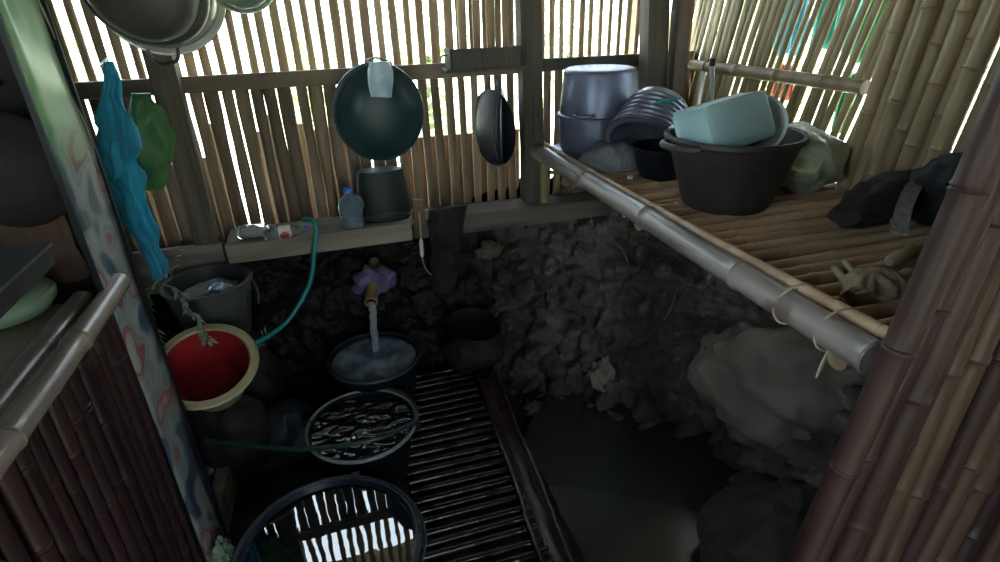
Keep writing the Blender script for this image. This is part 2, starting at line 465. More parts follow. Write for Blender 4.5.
# outside ground and yard (sunny)
g = MB()
S = 60
n = 24
zg = -.25
X0, X1, Y0, Y1 = XL - .03, XR + .03, YN - .03, YB + .03
g.add([(-S, -S, zg), (S, -S, zg), (S, S, zg), (-S, S, zg), (X0, Y0, zg), (X1, Y0, zg), (X1, Y1, zg), (X0, Y1, zg)], [(0, 1, 5, 4), (1, 2, 6, 5), (2, 3, 7, 6), (3, 0, 4, 7)])
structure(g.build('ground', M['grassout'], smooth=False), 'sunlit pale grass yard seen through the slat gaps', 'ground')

# roof
r = MB(); r.box((.25, .7, ZR + .03), (4.4, 5.0, .06))
structure(r.build('ceiling', M['roof'], smooth=False))

def slat_wall_back():
    # one mesh: the split bamboo strips of the back wall
    m = MB(); rng = random.Random(3)
    x = XL; i = 0
    while x < XR + .02:
        # upper course, wide gaps; tone raised to imitate the light of haze on it
        right = x > .98
        pitch = .060 if not right else .050
        if .48 < x < .96: pitch = .068
        w = pitch * (.56 if not right else .50) * rng.uniform(.85, 1.15)
        m.slat((x, YB + .012, 1.30), (x + rng.uniform(-.008, .008), YB + .012, ZR), w, .008, (0, -1, 0), i, rng.uniform(.6, 1.25))
        x += pitch * rng.uniform(.94, 1.06); i += 1
    x = XL
    while x < XR + .02:
        pitch = .060
        if .28 < x < .95: w = pitch * rng.uniform(.56, .74)
        elif x > .98: w = pitch * rng.uniform(.86, 1.04) if not (1.0 < x < 1.12) else pitch * .7
        else: w = pitch * rng.uniform(.76, .96)
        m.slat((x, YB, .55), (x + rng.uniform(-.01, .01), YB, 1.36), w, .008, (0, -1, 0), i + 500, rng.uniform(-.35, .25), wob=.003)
        x += pitch * rng.uniform(.96, 1.04); i += 1
    # second layer behind the foot of the lower course closes most gaps there
    x = XL + .03
    while x < XR:
        if not (.28 < x < .95) and rng.random() < (.7 if -.50 < x < .2 else .9):
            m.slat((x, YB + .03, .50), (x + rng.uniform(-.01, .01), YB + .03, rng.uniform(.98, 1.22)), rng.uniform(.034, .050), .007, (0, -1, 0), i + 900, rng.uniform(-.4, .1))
            i += 1
        x += .060
    return structure(m.build('wall_back', M['slat']))
slat_wall_back()

# right wall, slats leaning a little
a = at(800, 0, x=XR); b = at(772, 80, x=XR); LEAN = max(-.35, min(.35, (a.y - b.y) / (a.z - b.z)))
a = at(935, 0, x=XR); b = at(885, 135, x=XR); LEAN2 = max(-.4, min(.4, (a.y - b.y) / (a.z - b.z)))
YS = at(876, 75, x=XR).y
def slat_wall_right():
    m = MB(); rng = random.Random(11)
    y = YB + .3; i = 0
    while y > YS - .08:
        far = y > 2.15
        pitch = .046
        w = pitch * (rng.uniform(.93, 1.08) if far else rng.uniform(.62, .80))
        zb = .15
        y0 = y - LEAN * (1.3 - zb); y1 = y + LEAN * (ZR - 1.3)
        m.slat((XR + .01, y0, zb), (XR + .01, y1 + rng.uniform(-.015, .015), ZR), w, .008, (-1, 0, 0), i, rng.random(), wob=.0045)
        y -= pitch * rng.uniform(.9, 1.1); i += 1
    return structure(m.build('wall_right', M['slat_yellow']))
slat_wall_right()
# left wall: sooty boards behind the hearth, with an open window near the camera
m = MB()
WY0, WY1, WZ0, WZ1 = -.50, .50, 1.0, 2.0
y = YN
while y < YB - .01:
    w_ = min(.2, YB - y)
    tn = random.random()
    if WY0 - .05 < y < WY1 - .05:
        m.box((XL - .02, y + w_ / 2, (WZ0 - .5) / 2), (.02, w_ - .004, WZ0 + .5), tone=tn)
        m.box((XL - .02, y + w_ / 2, (WZ1 + ZR) / 2), (.02, w_ - .004, ZR - WZ1), tone=tn)
    else:
        m.box((XL - .02, y + w_ / 2, (ZR - .5) / 2), (.02, w_ - .004, ZR + .5), tone=tn)
    y += .2
structure(m.build('wall_left', M['soot'], smooth=False))
DX0, DX1 = .08, .45  # unseen door gap, added to bring light onto the bank, pool and boulder
m = MB(); x = XL
while x < XR:
    z0_ = 2.0 if DX0 < x + .03 < DX1 else -.4
    m.slat((x + .03, YN, z0_), (x + .03, YN, ZR), .059, .008, (0, 1, 0), int(x * 999), random.random()); x += .06
structure(m.build('wall_front', M['slat']))
m = MB()
y = YN
while y < .66:
    m.slat((XR + .01, y, -.2), (XR + .01, y, ZR), .055, .008, (-1, 0, 0), int(y * 999) + 77, random.random()); y += .058
structure(m.build('wall_right_near', M['slat_yellow']))

# ground inside: mud floor, sunken pool bed, soil bank
G = -.20       # trodden mud level
foot = [(-1.6, 2.64), (.45, 2.64), (.72, 2.58), (.98, 2.42), (1.22, 2.22), (1.40, 1.97), (1.52, 1.70), (1.58, 1.4), (1.52, 1.1), (1.42, .7), (1.36, -.2)]
def smooth(t): t = max(0, min(1, t)); return t * t * (3 - 2 * t)
def floor_z(x, y):
    return G - .03 * smooth((x - .05) / .06) - .15 * smooth((x - .62) / .12)
def floor_mesh():
    mb = MB(); nx, ny = 150, 140; x0, x1, y0, y1 = XL - .05, XR + .05, .1, YB + .05; vs = []
    for j in range(ny + 1):
        for i in range(nx + 1):
            x = x0 + (x1 - x0) * i / nx; y = y0 + (y1 - y0) * j / ny
            vs.append((x, y, floor_z(x, y) + .012 * noise.fractal(V((x * 6, y * 6, 0)), .8, 2.1, 4)))
    W = nx + 1
    mb.add(vs, [(j * W + i, j * W + i + 1, (j + 1) * W + i + 1, (j + 1) * W + i) for j in range(ny) for i in range(nx)])
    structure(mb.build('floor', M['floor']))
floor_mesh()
def bank_mesh():
    # resample the foot line
    P = [V((a, b, 0)) for a, b in foot]
    pts = bez(P, 60); L = [0]
    for a, b in zip(pts, pts[1:]): L.append(L[-1] + (b - a).length)
    n = int(L[-1] / .0125); path = []; k = 0
    for i in range(n + 1):
        t = L[-1] * i / n
        while k < len(L) - 2 and L[k + 1] < t: k += 1
        f = (t - L[k]) / max(1e-9, L[k + 1] - L[k]); path.append(pts[k].lerp(pts[k + 1], f))
    vs = []; rows = 150
    for i, p in enumerate(path):
        a = path[max(0, i - 6)]; b = path[min(n, i + 6)]; T = (b - a).normalized(); O = V((-T.y, T.x, 0))
        f = smooth((p.x - .45) / .5)
        w = .05 + .34 * f
        top = .60 + .16 * f
        if p.x > 1.15: top = .76 - .36 * smooth((2.1 - p.y) / .7)
        prof = [(-.10, -.46), (-.03, -.40), (0, -.33), (w * .22, -.10), (w * .45, top * .35), (w * .75, top * .8), (w, top), (w + .12, top + .015), (w + .5, top + .02)]
        pl = [0]
        for q0, q1 in zip(prof, prof[1:]): pl.append(pl[-1] + math.hypot(q1[0] - q0[0], q1[1] - q0[1]))
        kk = 0
        for j in range(rows + 1):
            t = pl[-1] * j / rows
            while kk < len(pl) - 2 and pl[kk + 1] < t: kk += 1
            g_ = (t - pl[kk]) / (pl[kk + 1] - pl[kk]); q0, q1 = prof[kk], prof[kk + 1]
            d = q0[0] + (q1[0] - q0[0]) * g_; z = q0[1] + (q1[1] - q0[1]) * g_
            tn = V((q1[0] - q0[0], 0, q1[1] - q0[1])).normalized()
            Nn = (O * -tn.z + V((0, 0, 1)) * tn.x)
            c = p + O * d; c.z = z
            v1 = noise.voronoi(c * 8.5 + V(nvec(c * 5)) * .5)[0]
            v2 = noise.voronoi(c * 21 + V(nvec(c * 11)) * .5)[0]
            fr = noise.fractal(c * 7, .9, 2.1, 5)
            am = .35 + .65 * f
            ck = min(1, (v1[1] - v1[0]) * 3.0)
            disp = .03 * am * ck + am * (.13 * (.55 - v1[0]) + .055 * (.5 - v2[0]) + .085 * fr + .06 * noise.noise(c * 3))
            q = c + Nn * disp
            if q.y > YB + .02: q.y = YB + .02
            if q.x > XR: q.x = XR
            vs.append(q)
    W = rows + 1
    mb = MB(); mb.add(vs, [((i + 1) * W + j, i * W + j, i * W + j + 1, (i + 1) * W + j + 1) for i in range(n) for j in range(rows)])
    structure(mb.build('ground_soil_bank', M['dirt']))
bank_mesh()
# floor strip behind the camera
m = MB(); m.box(((XL + XR) / 2, (YN + .1) / 2, G - .05), (XR - XL, .1 - YN, .1))
structure(m.build('floor_entrance', M['floor'], smooth=False))

# stones set in the bank behind the buckets
stones = [((490, 250), .050, 'pale round stone set in the earth wall below the dark beam', 'wax2'),
          ((352, 268), .05, 'dark brown fieldstone in the earth wall behind the purple rag', 0), ((425, 300), .055, 'dark fieldstone in the earth wall under the black draped cloth', 0),
          ((470, 285), .05, 'dark fieldstone in the earth wall under the pale round stone', 0)]
M['stone_pale'] = mat('stone_pale', (.07, .06, .042), .8, (.11, .09, .06), 8, bump=.6)
for k, ((px, py), rr, lab, fl) in enumerate(stones):
    p = at(px, py, y=2.62 if fl == 0 else 2.59)
    mb = MB(); mb.blob((0, 0, 0), (rr * 1.25, rr * .6, rr), k + 1, .3, 3, 28)
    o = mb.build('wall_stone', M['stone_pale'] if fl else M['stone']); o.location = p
    tag(o, lab, 'stone')

# boulders
mb = MB(); mb.blob((0, 0, 0), (.42, .36, .29), 5, .17, 2.0, 90, oct=7, rot=Euler((0, .25, .2)))
o = mb.build('boulder', M['boulder']); o.location = at(782, 378, y=1.66)
tag(o, 'big smooth grey boulder lying under the bamboo shelf', 'boulder')
mb = MB(); mb.blob((0, 0, 0), (.34, .30, .20), 9, .20, 2.6, 64, oct=6)
o = mb.build('rock', M['mudrock']); o.location = at(790, 545, z=-.30)
tag(o, 'low muddy rock in front of the boulder beside the fence', 'rock')
mb = MB(); mb.blob((0, 0, 0), (.06, .06, .10), 12, .3, 3, 36)
o = mb.build('rock', M['boulder']); o.location = at(602, 375, z=-.20)
tag(o, 'small greyish stone at the foot of the soil bank by the pool', 'rock')
mb = MB(); mb.blob((0, 0, 0), (.05, .05, .04), 14, .3, 3, 30)
o = mb.build('rock', M['mudrock']); o.location = at(533, 408, z=-.36)
tag(o, 'small dark stone beside the gutter at the pool edge', 'rock')

# pool
mb = MB(); nn = 60; pts = [(1.1, 1.45, -.345)]
for k in range(nn):
    a = 2 * PI * k / nn; pts.append((1.14 + .56 * math.cos(a) * (1 + .05 * math.sin(3 * a)), 1.35 + 1.05 * math.sin(a), -.345))
mb.add(pts, [(0, k + 1, (k + 1) % nn + 1) for k in range(nn)])
tag(mb.build('puddle', M['w_pool'], smooth=False), 'dark murky puddle of water between the gutter and the soil bank', 'puddle')

# ------------------------------------------------------------------ beams, rails, posts
# upper rail of back wall
pa = at(183, 84, y=YB - .04); pb = at(520, 70, y=YB - .04)
mb = MB(); mb.box((( XL + .96) / 2, YB - .025, 1.335), (.96 - XL, .035, .065), bev=.008)
structure(mb.build('trim_1', M['rail_wood']))
mb = MB(); mb.box((1.36, YB - .025, 1.335), (.80, .035, .055), bev=.008)
structure(mb.build('trim_2', M['post_dark']))
# rail of the right wall
mb = MB(); mb.culm((XR - .035, YB - .06, 1.30), (XR - .035, YS + .0, 1.30), .026, 3)
o = mb.build('wall_rail', M['culm_tan'])
structure(o); o.name = 'trim_3'
# sill beams on the bank
mb = MB(); mb.box((-.10, 2.56, .665), (.80, .22, .09), bev=.012)
tag(mb.build('sill_beam', M['beam_pale']), 'pale squared beam under the slat wall with plastic bottles on it', 'beam')
mb = MB(); mb.box((1.0, 2.60, .64), (1.38, .17, .10), bev=.015, rot=Euler((0, .01, 0)))
tag(mb.build('sill_beam', M['beam_dark']), 'dark squared beam along the foot of the back wall to the shelf corner', 'beam')
mb = MB(); mb.box((-.86, 2.585, .58), (.66, .035, .20), bev=.006)
tag(mb.build('foot_board', M['beam_pale']), 'pale grey board along the wall foot below the teal cloth', 'board')

# posts
def post(px_top, px_bot, w, matl, label, y, z0=.0, d=.08, sq=True):
    a = at(*px_top, y=y); b = at(*px_bot, y=y)
    D = (a - b); top = b + D * ((ZR - b.z) / D.z); bot = b + D * ((z0 - b.z) / D.z)
    mb = MB()
    if sq:
        R = basis(top - bot, (1, 0, 0))
        # irregular squared trunk: rings
        vs = []; fs = []; K = 26; n = 12
        for i in range(K + 1):
            c = bot.lerp(top, i / K)
            for k in range(n):
                aa = 2 * PI * (k + .5) / n
                q = max(abs(math.cos(aa)), abs(math.sin(aa)))
                rr = (w / 2) / (q ** .8) * (1 + .05 * noise.noise(V((k * .9, i * .45, w * 50))))
                vs.append(c + R @ V((rr * math.cos(aa), rr * math.sin(aa) * d / w, 0)))
        for i in range(K):
            for k in range(n): fs.append((i * n + k, i * n + (k + 1) % n, (i + 1) * n + (k + 1) % n, (i + 1) * n + k))
        fs.append(tuple(range(K * n, K * n + n))); fs.append(tuple(reversed(range(n))))
        mb.add(vs, fs)
    return tag(mb.build('wooden_post', matl), label, 'post')
post((163, 70), (212, 258), .105, M['post_wood'], 'weathered brown post behind the hanging teal cloth and green bag', 2.62, .45, .07)
post((528, 0), (533, 200), .105, M['post_dark'], 'dark upright post in the middle of the back slat wall', 2.62, .55, .08)
post((655, 0), (650, 150), .115, M['post_dark'], 'thick corner post behind the steel cooking pot', 2.60, .5, .09)
post((682, 0), (672, 120), .07, M['post_wood'], 'thin round post against the corner of the two slat walls', 2.55, .9, .07)

# thick culm wall to the right of the slats
t = thing('bamboo_wall', 'upright thick tan bamboo culms lashed side by side behind the black bag', 'wall', (XR - .04, 1.2, .8))
y = YS - .01; i = 0
while y > .60:
    rr = random.uniform(.025, .030)
    y -= rr
    MB().culm((XR - .03 + (.012 if i % 2 else 0), y - LEAN2 * .95, .33), (XR - .03 + (.012 if i % 2 else 0), y + LEAN2 * .95, ZR), rr, 40 + i, bend=.005).build('pole', M['culm_tan'], t)
    y -= rr - .006; i += 1

# foreground fence on the right
YF = .63
fence = thing('bamboo_fence', 'fence of upright reddish brown bamboo poles in front of the shelf end', 'fence', (1.2, YF, 0))
a = at(962, 140, y=YF); b = at(790, 562, y=YF); k1 = 1.3 * (a.x - b.x) / (a.z - b.z)
x = b.x - .03; zb = b.z; i = 0
fmats = ['culm_red', 'culm_dark', 'culm_red', 'culm_red', 'culm_brown', 'culm_brown', 'culm_red', 'culm_brown', 'culm_brown', 'culm_dark', 'culm_red', 'culm_brown', 'culm_red', 'culm_red', 'culm_red', 'culm_red', 'culm_red', 'culm_red']
while x < XR + .3 and i < 18:
    rr = random.uniform(.026, .034)
    x += rr
    lean = k1 * max(.25, 1 - i * .13)
    x0 = x + (0 - zb) * lean; x1 = x + (ZR - .05 - zb) * lean
    MB().culm((x0, YF + random.uniform(-.012, .012), -.22), (x1, YF + random.uniform(-.012, .012), ZR - .03), rr, 90 + i, node=.30, bend=.007).build('pole', M[fmats[i]], fence)
    x += rr + .003; i += 1
MB().culm((1.0, YF + .055, .55), (XR, YF + .055, .55), .024, 200).build('rail', M['culm_dark'], fence)

# ------------------------------------------------------------------ shelf
ZS = .95
XS = .97
sh = thing('bamboo_shelf', 'bamboo slat shelf along the right wall carrying pots and the dark tub', 'shelf', (1.4, 1.7, ZS))
y = YB - .05; i = 0
while y > .70:
    rr = random.uniform(.019, .023)
    MB().culm((XS + .0, y, ZS - rr), (XR - .02, y + random.uniform(-.012, .012), ZS - rr), rr, 300 + i, n=14, bend=.004).build('slat', M['shelf_slat'], sh)
    y -= rr * 2 + random.uniform(.012, .018); i += 1
ea = V((XS - .015, YB - .03, ZS - .005)); eb = V((XS - .005, .675, ZS + .012))
fr_ = MB().culm(ea, eb, .036, 401, n=20, node=.42).build('front_rail', M['shelf_rail'], sh)
MB().culm(ea + V((.055, 0, .018)), eb + V((.055, 0, .016)), .018, 402, n=14).build('top_strip', M['shelf_slat'], sh)
MB().culm((XS + .05, .80, ZS - .08), (XR - .02, .80, ZS - .08), .028, 405).build('joist', M['culm_tan'], sh)
MB().culm((XS + .05, 1.7, ZS - .08), (XR - .02, 1.7, ZS - .08), .028, 406).build('joist', M['culm_tan'], sh)
MB().culm(at(537, 172, y=2.6), at(556, 192, y=2.55) + V((.12, 0, .10)), .011, 410, n=8).build('brace', M['culm_tan'], sh)
MB().culm((XS + .02, 2.56, .6), (XS + .02, 2.56, ZS - .04), .02, 411, n=10).build('leg', M['culm_tan'], sh)
# tie loops and loose string at the end of the shelf
for px, py in ((818, 300), (862, 325)):
    p = at(px, py, z=ZS)
    c = V((XS + .02, p.y, ZS - .0)); pts = [c + V((.062 * math.cos(q), 0, .052 * math.sin(q))) for q in [2 * PI * k / 20 for k in range(21)]]
    MB().tube(pts, .003, 6, caps=False).build('tie', M['string'], fr_)
p0 = at(856, 322, z=ZS + .03)
pts = bez([p0, at(845, 330, y=.78), at(828, 352, y=.78), at(816, 378, y=.76)], 8)
o = MB().tube(pts, [.004] * (len(pts) - 3) + [.0035, .003, .0015], 6).build('loose_string', M['string'], fr_)
# the rail end sticks: two cut joist ends under the shelf corner
for px in (843, 862):
    p = at(px, 348 + (px - 843) * .45, x=XS + .03)
    MB().culm(p, p + V((.18, .02, 0)), .012, int(px), n=10).build('stub', M['culm_tan'], sh)

# ------------------------------------------------------------------ things on the shelf
def bowlprof(R, h, base=.6, th=.004, rim=.006):
    return [(0, 0), (R * base * .95, 0), (R * base, .004), (R * (base + (1 - base) * .55), h * .42), (R * .97, h * .9), (R, h), (R + rim, h + .001), (R + rim, h + .006), (R - th, h + .006), (R * .95 - th, h * .88), (R * (base + (1 - base) * .5) - th, h * .42), (R * base - th, .012), (0, .010)]
def bucketprof(R, h, base=.76, th=.006, rim=.01):
    return [(0, 0), (R * base * .96, 0), (R * base, .006), (R * .96, h * .80), (R * .975, h * .82), (R * .985, h - .012), (R + rim, h - .012), (R + rim + .002, h - .004), (R + rim - .002, h), (R - th, h), (R * .95 - th, h * .8), (R * base - th, .02), (0, .018)]

M['alum_ribbed'] = mat('ribbed_steel', (.17, .18, .23), .32, (.25, .27, .34), 5, metal=.6)
# steel steamer
pc = at(597, 137, y=2.44); pc = V((pc.x, 2.44, ZS))
pot = thing('cooking_pot', 'tall bluish aluminium pot with an upturned basin for a lid', 'pot', pc)
pr = .178
MB().lathe([(0, .0), (pr * .80, 0), (pr * 1.16, .012), (pr * 1.18, .022), (pr * .98, .022), (pr * .95, .026), (0, .026)], pc, n=56).build('base_tray', M['alum_blue'], pot)
body = MB().lathe([(0, .026), (pr * .92, .026), (pr * .97, .035), (pr, .12), (pr * 1.01, .165), (pr * 1.035, .168), (pr * 1.035, .176), (pr, .176), (pr * .95, .172), (0, .172)], pc, n=56).build('body', M['alum_blue'], pot)
lid = MB().lathe([(pr * .97, .174), (pr * 1.055, .176), (pr * 1.06, .186), (pr * 1.0, .192), (pr * .98, .26), (pr * .92, .365), (pr * .89, .378), (pr * .82, .384), (0, .386)], pc, n=56).build('basin_lid', M['alum_blue'], pot)
for ang in (math.radians(225), math.radians(-5)):
    c = pc + V((math.cos(ang), math.sin(ang), 0)) * pr * 1.03 + V((0, 0, .205))
    rad = V((math.cos(ang), math.sin(ang), 0)); tan = V((-math.sin(ang), math.cos(ang), 0))
    pts = bez([c - tan * .04, c - tan * .035 + rad * .035, c + rad * .042, c + tan * .035 + rad * .035, c + tan * .04], 6)
    MB().tube(pts, .008, 8).build('handle', M['alum_blue'], pot)

# ribbed steel bowl stack tilted on the grey sack
pc = at(648, 140, z=ZS + .06); pc = V((1.30, 2.08, ZS + .12))
pc = at(650, 131, y=2.13)
ax = V((.62, .05, -.50)).normalized(); RS = 1.15
Rm = basis((.50, .42, .52), (0, 1, 0))
prof = []
rib = thing('ribbed_pot', 'ribbed grey steel pot lying tilted against the dark tub', 'pot', pc)
prof = [(0, .125), (.07, .125), (.105, .115), (.113, .10)]
for k in range(6):
    z = .085 - k * .024; rr = .118 + k * .004
    prof += [(rr, z), (rr + .006, z - .005), (rr + .006, z - .012), (rr, z - .017)]
prof += [(.138, -.06), (.146, -.063), (.146, -.072), (.128, -.072), (.10, .05), (0, .07)]
rb_ = MB().lathe([(a_ * RS, b_ * RS) for a_, b_ in prof], pc, Rm, n=56).build('body', M['alum_ribbed'], rib)
pts = [pc + Rm @ V((.15 * RS * math.cos(q), .15 * RS * math.sin(q), -.066 * RS)) for q in [2 * PI * k / 48 for k in range(49)]]
MB().tube(pts, .005, 6, caps=False).build('rim', M['alum_dark'], rb_)
# dark lower basin under it
pc2 = at(662, 160, y=1.98)
MB().lathe(bowlprof(.12, .12, .7), V((pc2.x, pc2.y, ZS)), n=40).build('basin', M['pl_black'], None, loc=None)
o = bpy.data.objects['basin']; tag(o, 'black bowl standing between the grey sack and the dark tub', 'bowl')
# grey sack
c = at(612, 165, z=ZS)
rows = []
for k in range(13):
    tt = k / 12; rows.append((V((c.x + .0 + .02 * math.sin(tt * 3), c.y + .0, ZS + .002 + .105 * tt)), .14 * math.sqrt(max(.02, 1 - (tt * .97) ** 2.5)) + .01, .13 * math.sqrt(max(.02, 1 - (tt * .97) ** 2.5))))
tag(MB().bunch(rows, k=5, amp=.07, seed=4).build('sack', M['cloth_grey']), 'slumped grey sack on the shelf before the tall pot', 'sack')
# teal stick
a = at(650, 104, y=2.02); b = at(681, 98, y=1.98)
mb = MB(); mb.tube([a, a.lerp(b, .3), a.lerp(b, .8), b], [.006, .009, .010, .006], 8, flat=.5)
tag(mb.build('spatula_handle', M['pl_teal']), 'thin teal handle laid over the ribbed steel pot', 'utensil')

# big dark tub
tl = at(664, 135, z=ZS + .27)
cen = at(728, 205, z=ZS)
tubR = .212
pc = V((1.30, 1.60, ZS))
tub = thing('tub', 'large dark rubbery tub full of washed dishes on the shelf', 'tub', pc)
prof = [(0, 0), (tubR * .66, 0), (tubR * .69, .008), (tubR * .97, .215), (tubR * 1.0, .225), (tubR * 1.045, .228), (tubR * 1.05, .238), (tubR * 1.03, .245), (tubR * .96, .243), (tubR * .94, .21), (tubR * .66, .02), (0, .018)]
MB().lathe(prof, pc, n=64, wob=lambda a, z: .035 * math.cos(2 * a + .6) * (z / .25) + .05 * math.exp(-((a - .0) / .35) ** 2) * (z / .25)).build('body', M['pl_tub'], tub)
for ang in (0.05, PI + .1):
    rad = V((math.cos(ang), math.sin(ang), 0)); tan = V((-math.sin(ang), math.cos(ang), 0)); c = pc + rad * tubR * 1.07 + V((0, 0, .225))
    MB().tube(bez([c - tan * .075 - rad * .02, c - tan * .05 + rad * .025, c + rad * .035, c + tan * .05 + rad * .025, c + tan * .075 - rad * .02], 6), .012, 8).build('handle', M['pl_tub'], tub)
# dishes in it
mb = MB()
R = Euler((math.radians(66), math.radians(-7), math.radians(10))).to_matrix()
c = pc + V((-.03, .0, .27))
def rbox(mb, c, R, L, W, Hh, t=.82):
    # tapered open container turned upside down (wide side down)
    vs = []; fs = []; n = 6; rings = []
    for z, f in ((-Hh / 2, 1.0), (-Hh / 2 + .008, 1.03), (-Hh / 2 + .016, .98), (Hh / 2 - .02, t + .02), (Hh / 2 - .004, t), (Hh / 2, t - .06)):
        ring = []
        for cx, cy, a0 in ((1, 1, 0), (-1, 1, 90), (-1, -1, 180), (1, -1, 270)):
            for k in range(n):
                a = math.radians(a0 + 90 * k / (n - 1)); b = .03
                ring.append(V((cx * (L / 2 * f - b) + b * math.cos(a), cy * (W / 2 * f - b) + b * math.sin(a), z)))
        rings.append(ring)
    m_ = len(rings[0])
    for r_ in rings: vs += [R @ p + V(c) for p in r_]
    for i in range(len(rings) - 1):
        for j in range(m_): fs.append((i * m_ + j, i * m_ + (j + 1) % m_, (i + 1) * m_ + (j + 1) % m_, (i + 1) * m_ + j))
    fs.append(tuple(range((len(rings) - 1) * m_, len(rings) * m_)))
    mb.add(vs, fs)
rbox(mb, c, R, .33, .19, .12)
o = mb.build('food_box', M['pale_blue']); md = o.modifiers.new('t', 'SOLIDIFY'); md.thickness = .003
tag(o, 'pale blue translucent plastic box upside down in the dark tub', 'container')
o = MB().lathe(bowlprof(.075, .05, .5), pc + V((-.11, .07, .305)), Euler((math.radians(170), math.radians(10), 0)), n=40).build('bowl', M['white_pl'])
tag(o, 'white upturned bowl at the back rim of the dark tub', 'bowl')
o = MB().lathe(bowlprof(.10, .03, .6), pc + V((.14, .07, .24)), Euler((math.radians(70), 0, math.radians(-50))), n=40).build('plate', M['white_pl'])
tag(o, 'pale plate standing on edge behind the blue box', 'plate')
for k, (px0, py0, px1, py1, lab) in enumerate(((699, 100, 704, 72, 'slender pale handle of the ladle sticking up from the tub'), (712, 100, 712, 66, 'dark topped ladle handle sticking up from the tub beside the corner post'))):
    a = at(px0, py0, y=1.76); b = at(px1, py1, y=1.78)
    L = thing('ladle', lab, 'ladle', a)
    MB().tube([a + V((0, 0, -.10)), a, b], [.008, .006, .009], 8).build('handle', M['alum'], L)
    MB().lathe(bowlprof(.035, .02, .4), a + V((0, 0, -.12)), n=20).build('bowl', M['alum'], L)
    if k: MB().tube([b, b + V((0, 0, .025))], [.012, .010], 8).build('grip', M['pl_black'], L)

# milky plastic bag behind the tub
c = V((1.675, 1.70, ZS))
rows = []
for k in range(14):
    tt = k / 13; q = math.sqrt(max(.015, 1 - (2 * tt - .9) ** 2 * .82)); rows.append((V((c.x + .01 * math.sin(k), c.y, ZS + .004 + .22 * tt)), .17 * q * (1 - .3 * tt), .20 * q * (1 - .3 * tt)))
tag(MB().bunch(rows, k=6, amp=.10, seed=2, crease=.05).build('plastic_bag', M['bag_clear']), 'milky plastic bag lying at the wall behind the dark tub', 'bag')

# small bottle cap
p = at(630, 179, z=ZS); tag(MB().lathe([(0, 0), (.012, 0), (.012, .012), (0, .013)], p + V((0, 0, .002)), n=16).build('bottle_cap', M['white_pl']), 'small white cap on the shelf before the grey sack', 'cap')

# black bag at the culm wall
a = at(838, 235, z=ZS); b = at(935, 165, z=ZS + .12)
d = b - a; rows = []
for k in range(16):
    tt = k / 15; q = math.sin(PI * (.08 + .84 * tt)) ** .6
    rows.append((a.lerp(V((b.x, b.y, ZS)), tt) + V((0, 0, .055 + .03 * tt)), .075 * q + .012, .055 * q + .006))
sd = V((d.y, -d.x, 0)).normalized()
bg = thing('bag', 'limp black bag with a grey woven strap lying on the shelf', 'bag', a)
MB().bunch(rows, k=5, amp=.12, seed=8, side=sd, front=(0, 0, 1), crease=.04).build('body', M['cloth_black'], bg)
# woven strap
M['strap'] = mat('strap', (.10, .095, .085), .8, (.16, .15, .13), 60, (1, 1, 1), bump=1, bscale=80)
pts = bez([at(899, 232, z=ZS + .05), at(905, 205, z=ZS + .10), at(917, 180, z=ZS + .13), at(936, 152, z=ZS + .15)], 8)
mb = MB(); vs = []; fs = []
for i, p in enumerate(pts):
    wv = sd * .022
    vs += [p - wv, p + wv, p + wv + V((0, 0, -.008)), p - wv + V((0, 0, -.008))]
for i in range(len(pts) - 1):
    for j in range(4): fs.append((i * 4 + j, i * 4 + (j + 1) % 4, i * 4 + 4 + (j + 1) % 4, i * 4 + 4 + j))
fs += [(3, 2, 1, 0), tuple(len(vs) - 4 + q for q in range(4))]
mb.add(vs, fs); mb.build('strap', M['strap'], bg)
rows = []
p1 = at(935, 205, z=ZS + .06)
for k in range(12):
    tt = k / 11; q = math.sin(PI * (.1 + .8 * tt)) ** .6
    rows.append((V((p1.x, p1.y, ZS + .006 + .20 * tt)), .06 * q + .01, .06 * q + .008))
tag(MB().bunch(rows, k=6, amp=.14, seed=11, crease=.05).build('cloth_bundle', M['cloth_black']), 'small black cloth bundle behind the fence poles on the shelf', 'cloth')

# rag and wood stubs at the near end of the shelf
c = at(868, 283, z=ZS + .02); rows = []
for k in range(9):
    tt = k / 8; q = math.sqrt(max(.03, 1 - tt * tt)); rows.append((V((c.x, c.y, ZS + .004 + .05 * tt)), .065 * q + .004, .05 * q + .004))
tag(MB().bunch(rows, k=7, amp=.25, seed=5, crease=.06).build('rag', M['cloth_tan']), 'crumpled tan rag at the near end of the shelf', 'rag')
for k, (px0, py0, px1, py1, rr, lab) in enumerate(((833, 268, 857, 292, .010, 'thin split stick lying on the shelf left of the tan rag'), (843, 262, 862, 284, .008, 'thinner split stick propped against the tan rag'), (889, 262, 915, 248, .017, 'rounded wood stub behind the tan rag'), (886, 288, 910, 272, .016, 'rounded wood stub beside the tan rag next to the fence'), (893, 222, 915, 212, .016, 'wood stub end under the black bag'))):
    a = at(px0, py0, z=ZS + rr); b = at(px1, py1, z=ZS + rr)
    if k < 2: a.z = b.z = ZS + .012
    o = MB().tube([a, a.lerp(b, .08), a.lerp(b, .9), b], [rr * .6, rr, rr, rr * .6], 12).build('firewood_stick', M['twig']); tag(o, lab, 'stick')

